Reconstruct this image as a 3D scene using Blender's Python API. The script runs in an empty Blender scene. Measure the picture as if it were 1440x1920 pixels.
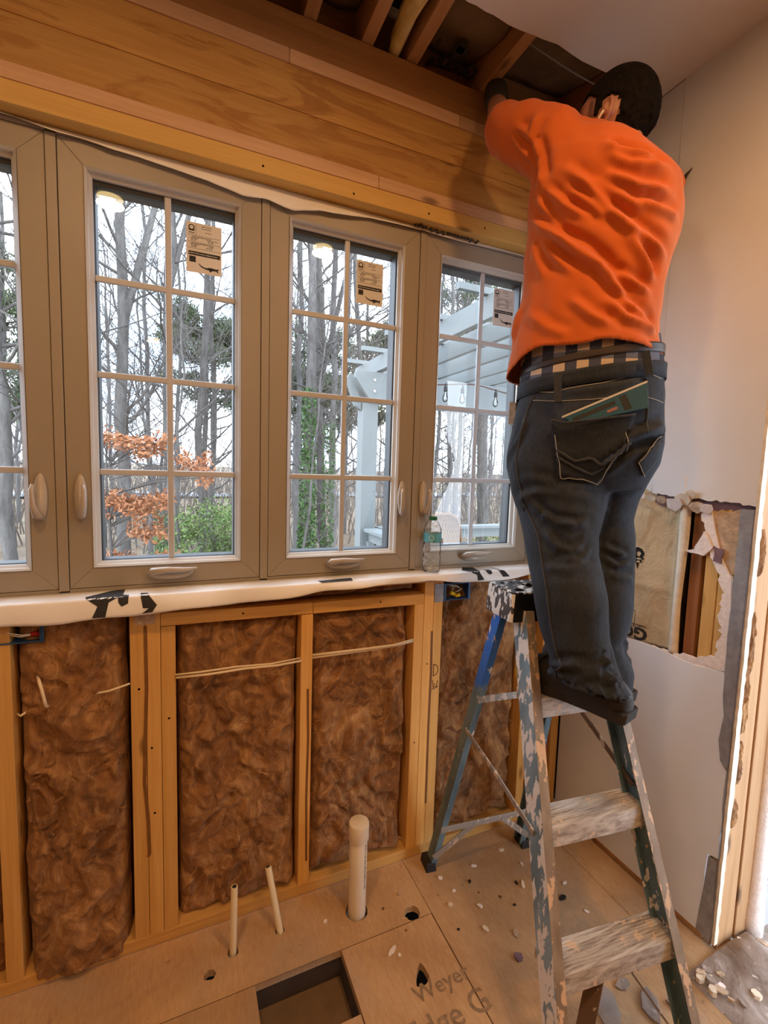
import bpy, bmesh, math, random
import numpy as np
from mathutils import Vector, Matrix, noise as mnoise
from mathutils.geometry import tessellate_polygon
from mathutils.bvhtree import BVHTree
SC = bpy.context.scene
COL = SC.collection
PI = math.pi

# ------------------------------------------------------------------ camera, world, exposure
def make_camera():
    yaw, pitch, roll = 0.41390635, 0.08941165, 0.03058808
    cy, sy, cp, sp = math.cos(yaw), math.sin(yaw), math.cos(pitch), math.sin(pitch)
    fwd = Vector((sy*cp, cy*cp, -sp)); right = Vector((cy, -sy, 0)); up = right.cross(fwd)
    r2 = right*math.cos(roll)+up*math.sin(roll); u2 = -right*math.sin(roll)+up*math.cos(roll)
    cam = bpy.data.cameras.new('camera'); o = bpy.data.objects.new('camera', cam); COL.objects.link(o)
    cam.sensor_fit = 'VERTICAL'; cam.sensor_height = 24.0; cam.lens = 863.19/1920*24.0
    cam.clip_start = 0.02; cam.clip_end = 400
    m = Matrix.Identity(4)
    for i in range(3):
        m[i][0] = r2[i]; m[i][1] = u2[i]; m[i][2] = -fwd[i]
    m.translation = (-1.46399, -1.40288, 1.43)
    o.matrix_world = m
    SC.camera = o
make_camera()
SC.view_settings.view_transform = 'Standard'
SC.view_settings.look = 'None'
SC.view_settings.gamma = 1.0
SC.view_settings.use_curve_mapping = False
SC.view_settings.exposure = 0.25
SC.cycles.use_denoising = True
SC.cycles.max_bounces = 8
SC.cycles.transparent_max_bounces = 24
SC.cycles.sample_clamp_indirect = 6.0
SKY = 7.0
LAMP_W = 8.0          # the two downlights over the counter
ROOM_W = 7.5         # the downlights farther back in the room
WARM = (1.0, 0.57, 0.25)
def make_world():
    w = bpy.data.worlds.new('overcast_sky'); SC.world = w; w.use_nodes = True
    nt = w.node_tree; N = nt.nodes; L = nt.links
    bg = N['Background']; tc = N.new('ShaderNodeTexCoord'); ns = N.new('ShaderNodeTexNoise')
    ns.inputs['Scale'].default_value = 2.6; ns.inputs['Detail'].default_value = 4
    cr = N.new('ShaderNodeValToRGB'); cr.color_ramp.elements[0].position = 0.38; cr.color_ramp.elements[1].position = 0.62
    cr.color_ramp.elements[0].color = (0.56, 0.73, 1.0, 1); cr.color_ramp.elements[1].color = (0.93, 0.97, 1.0, 1)
    L.new(tc.outputs['Generated'], ns.inputs['Vector']); L.new(ns.outputs['Fac'], cr.inputs['Fac'])
    L.new(cr.outputs['Color'], bg.inputs['Color']); bg.inputs['Strength'].default_value = SKY
make_world()

# ------------------------------------------------------------------ materials
MATS = {}
class NT:
    def __init__(s, name):
        s.m = bpy.data.materials.new(name); s.m.use_nodes = True; s.t = s.m.node_tree; s.N = s.t.nodes; s.L = s.t.links
        s.b = s.N['Principled BSDF']
        s.tc = s.N.new('ShaderNodeTexCoord')
    def n(s, typ, ins=None, **kw):
        x = s.N.new('ShaderNode'+typ)
        for k, v in kw.items(): setattr(x, k, v)
        for k, v in (ins or {}).items():
            if isinstance(v, bpy.types.NodeSocket): s.L.new(v, x.inputs[k])
            else: x.inputs[k].default_value = v
        return x
    def map(s, scale=(1,1,1), rot=(0,0,0), loc=(0,0,0)):
        return s.n('Mapping', {'Vector': s.tc.outputs['Object'], 'Scale': scale, 'Rotation': rot, 'Location': loc}).outputs[0]
    def noise(s, vec, scale=5, detail=4, rough=.55, dist=0.0):
        return s.n('TexNoise', {'Vector': vec, 'Scale': scale, 'Detail': detail, 'Roughness': rough, 'Distortion': dist}).outputs['Fac']
    def ramp(s, fac, stops, interp='LINEAR'):
        r = s.n('ValToRGB', {'Fac': fac}); cr = r.color_ramp; cr.interpolation = interp
        while len(cr.elements) < len(stops): cr.elements.new(.5)
        for e, (p, c) in zip(cr.elements, stops):
            e.position = p; e.color = (c[0], c[1], c[2], 1) if len(c) == 3 else c
        return r.outputs['Color']
    def mix(s, fac, a, b, typ='MIX'):
        x = s.n('Mix', data_type='RGBA', blend_type=typ)
        for i, v in ((0, fac), (6, a), (7, b)):
            if isinstance(v, bpy.types.NodeSocket): s.L.new(v, x.inputs[i])
            elif i == 0: x.inputs[0].default_value = v
            else: x.inputs[i].default_value = (v[0], v[1], v[2], 1)
        return x.outputs[2]
    def bump(s, h, strength=.3, dist=.01):
        s.L.new(s.n('Bump', {'Height': h, 'Strength': strength, 'Distance': dist}).outputs[0], s.b.inputs['Normal'])
    def col(s, c):
        if isinstance(c, bpy.types.NodeSocket): s.L.new(c, s.b.inputs['Base Color'])
        else: s.b.inputs['Base Color'].default_value = (c[0], c[1], c[2], 1)
    def set(s, **kw):
        for k, v in kw.items(): s.b.inputs[k.replace('_', ' ')].default_value = v
def plain(name, c, rough=.5, metal=0., var=.0, vscale=20, bump=0., bscale=60):
    t = NT(name)
    if var:
        f = t.noise(t.map(), vscale, 5)
        t.col(t.ramp(f, [(.25, [x*(1-var) for x in c]), (.75, [min(1, x*(1+var)) for x in c])]))
    else: t.col(c)
    t.set(Roughness=rough, Metallic=metal)
    if bump: t.bump(t.noise(t.map(), bscale, 4), bump, .004)
    MATS[name] = t.m; return t.m
def wood(name, dark, light, axis=2, rings=1.0, rough=.7, stain=None, knots=True):
    t = NT(name)
    s = [26, 26, 26]; s[axis] = 1.1
    oi = t.n('ObjectInfo')
    off = t.n('VectorMath', {0: t.tc.outputs['Object'], 1: t.n('VectorMath', {0: oi.outputs['Random'], 3: 7.0}, operation='SCALE').outputs[0]}, operation='ADD').outputs[0]
    mp = t.n('Mapping', {'Vector': off, 'Scale': s}).outputs[0]
    g1 = t.noise(mp, 1.6*rings, 6, .6, .6)
    s2 = [90, 90, 90]; s2[axis] = 3
    mp2 = t.n('Mapping', {'Vector': off, 'Scale': s2}).outputs[0]
    g2 = t.noise(mp2, 2.2, 3, .6)
    c = t.ramp(g1, [(.28, dark), (.5, [(a+b)/2 for a, b in zip(dark, light)]), (.72, light)])
    c = t.mix(.35, c, t.ramp(g2, [(.3, dark), (.7, light)]))
    br = t.n('MapRange', {'Value': oi.outputs['Random'], 'To Min': .82, 'To Max': 1.12}).outputs[0]
    c = t.n('VectorMath', {0: c, 3: br}, operation='SCALE').outputs[0]
    if knots:
        s3 = [9, 9, 9]; s3[axis] = 3.2
        vo = t.n('TexVoronoi', {'Vector': t.n('Mapping', {'Vector': off, 'Scale': s3}).outputs[0], 'Scale': 1.0})
        kf = t.ramp(vo.outputs['Distance'], [(.05, (1, 1, 1)), (.13, (0, 0, 0))])
        c = t.mix(kf, c, [x*.42 for x in dark])
    if stain:
        sf = t.ramp(t.noise(t.n('Mapping', {'Vector': off, 'Scale': [1.2 if i == axis else 7 for i in range(3)]}).outputs[0], 2.0, 5, .6, 1.2), [(.5, (0, 0, 0)), (.56, (1, 1, 1))])
        c = t.mix(t.n('Math', {0: sf, 1: .65}, operation='MULTIPLY').outputs[0], c, stain)
    t.col(c); t.set(Roughness=rough); t.bump(g2, .25, .002)
    MATS[name] = t.m; return t.m
M = MATS
wood('stud_wood_z', (.64, .33, .075), (.86, .52, .17), 2)
wood('stud_wood_x', (.64, .33, .075), (.86, .52, .17), 0)
wood('stud_wood_y', (.42, .21, .08), (.60, .34, .15), 1)
wood('pale_wood_x', (.58, .33, .17), (.74, .47, .27), 0)
wood('header_wood', (.46, .22, .05), (.66, .38, .11), 0, 1.0, .7, (.34, .14, .03), True)
wood('yellow_wood_x', (.62, .36, .09), (.78, .50, .15), 0)
wood('dark_wood_x', (.26, .11, .03), (.40, .19, .06), 0)
wood('joist_wood', (.34, .16, .06), (.50, .27, .11), 1)
wood('jamb_wood', (.34, .18, .075), (.50, .29, .14), 2)
wood('red_wood_z', (.30, .10, .03), (.42, .17, .05), 2)
plain('vinyl', (.345, .295, .228), .42, 0, .03, 9)
plain('vinyl_trim', (.54, .51, .46), .35)
plain('muntin_grey', (.52, .53, .56), .4)
plain('gasket', (.035, .037, .04), .5)
plain('handle_white', (.46, .40, .33), .3)
plain('cavity_shade', (.02, .013, .008), .95)  # near-black stands in for the shade in voids and open ends
plain('sheathing', (.10, .055, .025), .95, 0, .4, 12)
plain('drywall', (.73, .735, .75), .9, 0, .025, 6, .06, 300)
plain('drywall_raw', (.78, .80, .84), .92, 0, .04, 5, .06, 260)
plain('ceiling_paint', (.74, .70, .69), .92, 0, .02, 6, .08, 200)
plain('gypsum', (.86, .78, .74), .95, 0, .12, 60, .6, 180)
plain('room_paint', (.30, .20, .12), .9)  # dark warm brown, set to dim and warm the bounce light
plain('torn_paper', (.52, .38, .26), .95, 0, .35, 45, .5, 120)
plain('purple_paper', (.20, .12, .14), .9, 0, .3, 30)
plain('cream_edge', (.78, .67, .52), .9, 0, .12, 40, .3, 140)
plain('zinc', (.33, .33, .35), .55, .35, .25, 40)
plain('black', (.012, .012, .013), .6)
plain('print_black', (.022, .02, .02), .75, 0, .3, 90)
plain('print_faded', (.30, .20, .115), .95, 0, .4, 70)
plain('pvc', (.86, .78, .64), .35, 0, .04, 10)
plain('cpvc', (.84, .74, .52), .45)
plain('blue_plastic', (.025, .10, .28), .45, 0, .15, 25)
plain('cable', (.84, .72, .52), .5)
plain('wire_white', (.86, .80, .70), .45)
plain('red_nut', (.42, .012, .015), .45)
plain('yellow_nut', (.85, .60, .01), .45)
plain('tool_yellow', (.78, .42, .01), .4, 0, .15, 25)
plain('pergola_paint', (.15, .162, .16), .6, 0, .05, 8)
plain('deck_wood', (.42, .40, .38), .8, 0, .15, 6)
plain('wicker', (.125, .055, .018), .7, 0, .25, 40)
plain('grey_cable', (.22, .19, .16), .6)
plain('slab_grey', (.36, .30, .26), .95, 0, .2, 20, .4, 60)
plain('steel', (.55, .54, .52), .35, .9)
plain('adhesive', (.20, .085, .02), .6, 0, .2, 30)
plain('ink_brown', (.055, .02, .01), .8)
plain('bottle_cap', (.01, .14, .05), .4)
plain('bottle_label', (.10, .42, .52), .4, 0, .25, 60)
plain('bottle_print', (.75, .86, .88), .4)
plain('label_paper', (.72, .70, .66), .6)
plain('road', (.17, .187, .21), .8, 0, .06, 3)
plain('white_sheet', (.85, .85, .86), .7)
plain('duct_shade', (.055, .032, .018), .9, 0, .3, 12)  # dark brown puts the shade inside the floor cut-out into the colour
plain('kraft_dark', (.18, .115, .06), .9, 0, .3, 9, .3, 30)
def mat_glass():
    t = NT('window_glass'); out = t.N['Material Output']
    tr = t.n('BsdfTransparent', {'Color': (.93, .96, .96, 1)}); gl = t.n('BsdfGlossy', {'Roughness': .0, 'Color': (1, 1, 1, 1)})
    fr = t.n('Fresnel', {'IOR': 1.62})
    mx = t.n('MixShader', {0: fr.outputs[0], 1: tr.outputs[0], 2: gl.outputs[0]})
    t.L.new(mx.outputs[0], out.inputs['Surface']); MATS['window_glass'] = t.m
    t = NT('bottle_plastic'); out = t.N['Material Output']
    tr = t.n('BsdfTransparent', {'Color': (.975, .985, .99, 1)}); gl = t.n('BsdfGlossy', {'Roughness': .03, 'Color': (1, 1, 1, 1)})
    lw = t.n('Fresnel', {'IOR': 1.14})
    bm = t.n('Bump', {'Height': t.noise(t.map(), 55, 2), 'Strength': .35, 'Distance': .004})
    t.L.new(bm.outputs[0], gl.inputs['Normal']); t.L.new(bm.outputs[0], lw.inputs['Normal'])
    df = t.n('BsdfDiffuse', {'Color': (.80, .86, .88, 1)}); cl = t.ramp(t.noise(t.map((1, 1, 2.2)), 42, 3), [(.45, (.03, .03, .03)), (.62, (.30, .30, .30))])  # patchy white diffuse stands in for highlights in the bottle
    tr = t.n('MixShader', {0: cl, 1: tr.outputs[0], 2: df.outputs[0]})
    mx = t.n('MixShader', {0: lw.outputs[0], 1: tr.outputs[0], 2: gl.outputs[0]})
    t.L.new(mx.outputs[0], out.inputs['Surface']); MATS['bottle_plastic'] = t.m
    t = NT('bulb_glass'); out = t.N['Material Output']
    tr = t.n('BsdfTransparent', {'Color': (.95, .97, .97, 1)}); gl = t.n('BsdfGlossy', {'Roughness': .02})
    lw = t.n('LayerWeight', {'Blend': .4})
    mx = t.n('MixShader', {0: lw.outputs['Fresnel'], 1: tr.outputs[0], 2: gl.outputs[0]})
    t.L.new(mx.outputs[0], out.inputs['Surface']); MATS['bulb_glass'] = t.m
mat_glass()
def mat_insulation():
    t = NT('brown_fiberglass')
    w = t.n('TexNoise', {'Vector': t.map(), 'Scale': 5.0, 'Detail': 3})
    wv = t.n('VectorMath', {0: t.tc.outputs['Object'], 1: t.n('VectorMath', {0: w.outputs['Color'], 3: .22}, operation='SCALE').outputs[0]}, operation='ADD').outputs[0]
    a = t.noise(t.n('Mapping', {'Vector': wv, 'Scale': (1, 1, .55), 'Rotation': (0, .5, 0)}).outputs[0], 13, 7, .62, .8)
    b = t.noise(t.n('Mapping', {'Vector': wv, 'Scale': (1, 1, .3), 'Rotation': (0, -.6, 0)}).outputs[0], 45, 5, .65, .5)
    c = t.ramp(a, [(.33, (.075, .028, .009)), (.46, (.24, .10, .034)), (.57, (.42, .21, .078)), (.70, (.70, .43, .20))])
    c2 = t.ramp(b, [(.34, (.09, .035, .012)), (.52, (.32, .145, .052)), (.68, (.70, .44, .21))])
    t.col(t.mix(.42, c, c2)); t.set(Roughness=1.0)
    t.b.inputs['Sheen Weight'].default_value = .25; t.b.inputs['Sheen Roughness'].default_value = .6
    t.b.inputs['Sheen Tint'].default_value = (1, .75, .5, 1)
    h = t.n('Math', {0: a, 1: t.n('Math', {0: b, 1: .5}, operation='MULTIPLY').outputs[0]}, operation='ADD').outputs[0]
    t.bump(h, .75, .03); MATS['brown_fiberglass'] = t.m
    t = NT('yellow_fiberglass'); f = t.noise(t.map((1, .4, 1)), 30, 5)
    t.col(t.ramp(f, [(.3, (.52, .36, .10)), (.7, (.82, .64, .26))])); t.set(Roughness=1.); t.bump(f, .6, .02); MATS['yellow_fiberglass'] = t.m
mat_insulation()
def mat_floor():
    t = NT('subfloor')
    mp = t.map((1, 1, 1)); oi = t.n('ObjectInfo')
    a = t.noise(mp, 3.2, 6, .6, .4); b = t.noise(t.map((60, 14, 1)), 2.0, 4, .6)
    c = t.ramp(a, [(.3, (.40, .23, .105)), (.5, (.56, .35, .18)), (.72, (.68, .46, .26))])
    c = t.mix(.28, c, t.ramp(b, [(.3, (.30, .165, .07)), (.7, (.62, .43, .25))]))
    d = t.ramp(t.noise(mp, 2.1, 5, .65, .8), [(.46, (0, 0, 0)), (.66, (1, 1, 1))])
    c = t.mix(t.n('Math', {0: d, 1: .5}, operation='MULTIPLY').outputs[0], c, (.40, .33, .27))
    g = t.ramp(t.noise(mp, 48, 3, .5), [(.70, (0, 0, 0)), (.76, (1, 1, 1))])
    c = t.mix(t.n('Math', {0: g, 1: .5}, operation='MULTIPLY').outputs[0], c, (.62, .50, .38))
    k = t.ramp(t.noise(mp, 21, 4, .6), [(.25, (1, 1, 1)), (.34, (0, 0, 0))])
    c = t.mix(t.n('Math', {0: k, 1: .6}, operation='MULTIPLY').outputs[0], c, (.13, .07, .035))
    br = t.n('MapRange', {'Value': oi.outputs['Random'], 'To Min': .88, 'To Max': 1.1}).outputs[0]
    t.col(t.n('VectorMath', {0: c, 3: br}, operation='SCALE').outputs[0]); t.set(Roughness=.9)
    t.bump(t.noise(mp, 60, 5), .35, .006); MATS['subfloor'] = t.m
    t = NT('dusty_floor'); mp = t.map()
    a = t.noise(mp, 7, 6, .62, .6)
    c = t.ramp(a, [(.32, (.15, .105, .08)), (.5, (.27, .21, .175)), (.68, (.40, .33, .29))])
    g = t.ramp(t.noise(mp, 35, 4, .6), [(.62, (0, 0, 0)), (.70, (1, 1, 1))])
    c = t.mix(g, c, (.50, .42, .36)); t.col(c); t.set(Roughness=.95); t.bump(a, .7, .02); MATS['dusty_floor'] = t.m
mat_floor()
def mat_wrap():
    t = NT('housewrap'); f = t.noise(t.map((1, 1, 1)), 6, 4); g = t.noise(t.map((260, 1, 8)), 1.5, 2)
    t.col(t.ramp(f, [(.3, (.82, .80, .77)), (.7, (.90, .89, .87))])); t.set(Roughness=.38)
    t.bump(t.n('Math', {0: g, 1: .25}, operation='MULTIPLY').outputs[0], .25, .004); MATS['housewrap'] = t.m
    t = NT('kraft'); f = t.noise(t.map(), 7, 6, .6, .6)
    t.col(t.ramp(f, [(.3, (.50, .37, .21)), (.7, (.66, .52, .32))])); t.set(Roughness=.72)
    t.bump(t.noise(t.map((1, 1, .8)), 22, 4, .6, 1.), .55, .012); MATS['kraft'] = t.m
mat_wrap()
def mat_ladder():
    def splat(t, base, splc, thr, scale=38, stretch=(1, 1, .45)):
        f = t.noise(t.map(stretch), scale, 4, .55, .3); g = t.noise(t.map((1, 1, .6)), scale*.28, 2)
        s = t.n('Math', {0: f, 1: t.n('Math', {0: g, 1: .55}, operation='MULTIPLY').outputs[0]}, operation='ADD').outputs[0]
        return t.mix(t.ramp(s, [(thr, (0, 0, 0)), (thr+.02, (1, 1, 1))]), base, splc)
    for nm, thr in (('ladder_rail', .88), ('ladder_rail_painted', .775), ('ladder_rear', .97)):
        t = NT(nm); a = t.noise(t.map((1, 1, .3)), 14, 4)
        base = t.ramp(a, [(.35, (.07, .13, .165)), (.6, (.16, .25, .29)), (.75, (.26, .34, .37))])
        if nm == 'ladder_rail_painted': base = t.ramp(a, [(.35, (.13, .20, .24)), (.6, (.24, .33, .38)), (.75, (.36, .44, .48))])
        if nm == 'ladder_rear':
            z = t.n('SeparateXYZ', {0: t.tc.outputs['Object']}).outputs['Z']
            zz = t.n('Math', {0: z, 1: t.n('Math', {0: t.noise(t.map(), 40, 3), 1: .09}, operation='MULTIPLY').outputs[0]}, operation='ADD').outputs[0]
            base = t.mix(t.ramp(zz, [(.80, (0, 0, 0)), (.82, (1, 1, 1))]), base, (.025, .16, .58))
        c = splat(t, base, (.76, .72, .67), thr)
        c = splat(t, c, (.66, .42, .22), .97, 60, (1, 1, .6))
        t.col(c); t.set(Roughness=.55); t.bump(t.noise(t.map((1, 1, .4)), 60, 3), .3, .004); MATS[nm] = t.m
    t = NT('ladder_flange'); a = t.noise(t.map((1, 1, .4)), 22, 5)
    c = t.ramp(a, [(.35, (.24, .18, .13)), (.6, (.36, .29, .22))]); c = splat(t, c, (.72, .50, .32), .86, 45)
    t.col(c); t.set(Roughness=.6); MATS['ladder_flange'] = t.m
    t = NT('ladder_step'); a = t.noise(t.map((1.0, 14, 6)), 9, 6, .65)
    c = t.ramp(a, [(.35, (.26, .21, .17)), (.5, (.50, .44, .38)), (.62, (.64, .59, .53)), (.75, (.76, .72, .66))])
    c = splat(t, c, (.70, .53, .38), .90, 40, (1, 1, .6)); t.col(c); t.set(Roughness=.6); MATS['ladder_step'] = t.m
    t = NT('ladder_cap'); c = splat(t, (.012, .012, .013), (.74, .72, .68), .83, 55, (1, 1, .45))
    t.col(c); t.set(Roughness=.45); t.bump(t.noise(t.map(), 60, 3), .5, .006); MATS['ladder_cap'] = t.m
    t = NT('ladder_cap_front'); c = splat(t, (.008, .008, .009), (.66, .52, .40), .95, 45, (1, 1, .8))
    t.col(c); t.set(Roughness=.4); MATS['ladder_cap_front'] = t.m
    t = NT('ladder_cap_side'); c = splat(t, (.05, .045, .04), (.70, .66, .61), .755, 60, (1, 1, .4))
    t.col(c); t.set(Roughness=.55); t.bump(t.noise(t.map((1, 1, .4)), 70, 3), .8, .008); MATS['ladder_cap_side'] = t.m
    t = NT('ladder_metal'); c = splat(t, (.36, .34, .31), (.70, .60, .50), .84, 60); t.col(c); t.set(Roughness=.45, Metallic=.4); MATS['ladder_metal'] = t.m
    t = NT('brown_brace'); c = splat(t, (.16, .10, .065), (.62, .52, .40), .90, 60); t.col(c); t.set(Roughness=.25, Metallic=.2); MATS['brown_brace'] = t.m  # glossy dark brown metal with pale splats
mat_ladder()
def mat_nature():
    t = NT('bark'); a = t.noise(t.map((1, 1, .25)), 9, 6, .65)
    t.col(t.ramp(a, [(.3, (.045, .038, .034)), (.7, (.13, .118, .108))])); t.set(Roughness=.95); t.bump(a, .6, .05); MATS['bark'] = t.m
    plain('bark_hazed', (.105, .097, .092), .95, 0, .25, 4)  # paler than the near bark: distance haze put into the colour
    plain('brush_brown', (.125, .10, .082), .95, 0, .3, 2)
    plain('twig', (.078, .067, .06), .95)
    for nm, a, b in (('pine_needles', (.040, .062, .024), (.10, .13, .055)), ('ivy_leaf', (.022, .062, .014), (.075, .15, .034)),
                     ('bush_leaf', (.040, .09, .02), (.16, .21, .06)), ('beech_leaf', (.19, .058, .018), (.34, .145, .062))):
        t = NT(nm); f = t.noise(t.map(), 11, 3); t.col(t.ramp(f, [(.3, a), (.7, b)])); t.set(Roughness=.8); MATS[nm] = t.m
    t = NT('leaf_litter'); f = t.noise(t.map(), .35, 6, .7)
    t.col(t.ramp(f, [(.3, (.083, .058, .036)), (.5, (.137, .094, .058)), (.7, (.21, .16, .094))])); t.set(Roughness=1.); t.bump(t.noise(t.map(), 6, 5), .6, .1); MATS['leaf_litter'] = t.m
mat_nature()
def mat_clothes():
    t = NT('orange_cotton'); f = t.noise(t.map(), 7, 4)
    t.col(t.ramp(f, [(.3, (.50, .088, .003)), (.7, (.56, .106, .004))])); t.set(Roughness=.9)
    t.b.inputs['Sheen Weight'].default_value = .15; t.bump(t.noise(t.map(), 320, 2), .12, .001); MATS['orange_cotton'] = t.m
    t = NT('denim'); f = t.noise(t.map((1, 1, .7)), 6, 5, .6, .5); g = t.noise(t.map((1, 1, .5)), 150, 2)
    c = t.ramp(f, [(.30, (.006, .0075, .010)), (.50, (.0125, .0155, .022)), (.66, (.026, .034, .050)), (.80, (.058, .078, .11))])
    t.col(t.mix(.22, c, t.ramp(g, [(.35, (.007, .008, .011)), (.65, (.036, .046, .064))]))); t.set(Roughness=.9)
    t.bump(g, .2, .001); MATS['denim'] = t.m
    plain('denim_seam', (.032, .035, .042), .9, 0, .3, 90)
    plain('stitch', (.30, .27, .22), .9)
    t = NT('plaid')
    xyz = t.n('SeparateXYZ', {0: t.tc.outputs['Object']})
    ang = t.n('Math', {0: xyz.outputs['X'], 1: t.n('Math', {0: xyz.outputs['Y'], 1: -.9}, operation='MULTIPLY').outputs[0]}, operation='ADD').outputs[0]
    def stripes(v, per, lo):
        fr = t.n('Math', {0: t.n('Math', {0: v, 1: 1/per}, operation='MULTIPLY').outputs[0]}, operation='FRACT').outputs[0]
        return t.n('Math', {0: fr, 1: lo}, operation='GREATER_THAN').outputs[0]
    a = stripes(ang, .075, .5); b = stripes(xyz.outputs['Z'], .05, .5)
    c1 = t.mix(a, (.045, .05, .085), (.48, .36, .26)); c2 = t.mix(a, (.020, .022, .035), (.10, .11, .16))
    t.col(t.mix(b, c1, c2)); t.set(Roughness=.9); MATS['plaid'] = t.m
    plain('belt_leather', (.030, .016, .010), .5)
    t = NT('skin'); f = t.noise(t.map(), 18, 4); t.col(t.ramp(f, [(.3, (.34, .145, .085)), (.7, (.46, .22, .135))])); t.set(Roughness=.55)
    t.b.inputs['Subsurface Weight'].default_value = .08; t.b.inputs['Subsurface Scale'].default_value = .01; MATS['skin'] = t.m
    t = NT('hair'); f = t.noise(t.map((1, 1, .4)), 160, 3); t.col(t.ramp(f, [(.3, (.004, .003, .002)), (.7, (.011, .007, .005))])); t.set(Roughness=.95); t.b.inputs['Specular IOR Level'].default_value = .12
    t.bump(f, .8, .006); MATS['hair'] = t.m
    plain('stubble', (.13, .062, .040), .7, 0, .3, 200)
    plain('shoe_leather', (.018, .014, .012), .6, 0, .35, 30, .3, 90)
    plain('shoe_sole', (.026, .020, .016), .8, 0, .2, 40)
    plain('shoe_toe', (.05, .05, .053), .75, 0, .25, 60)
    plain('eye_white', (.8, .78, .75), .3); plain('eye_dark', (.02, .012, .008), .3); plain('lip', (.36, .13, .10), .5)
    plain('earbud', (.85, .78, .62), .3)
    plain('teal_card', (.010, .075, .125), .35, 0, .15, 25); plain('silver_foil', (.50, .51, .54), .3, .15, .4, 90)
    plain('glove', (.05, .045, .03), .9)
mat_clothes()
def mat_emit(name, c, s):
    t = NT(name); t.b.inputs['Emission Color'].default_value = (*c, 1); t.b.inputs['Emission Strength'].default_value = s; t.col(c); MATS[name] = t.m
mat_emit('lamp_lens', (1.0, .72, .30), 9.0)

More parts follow.
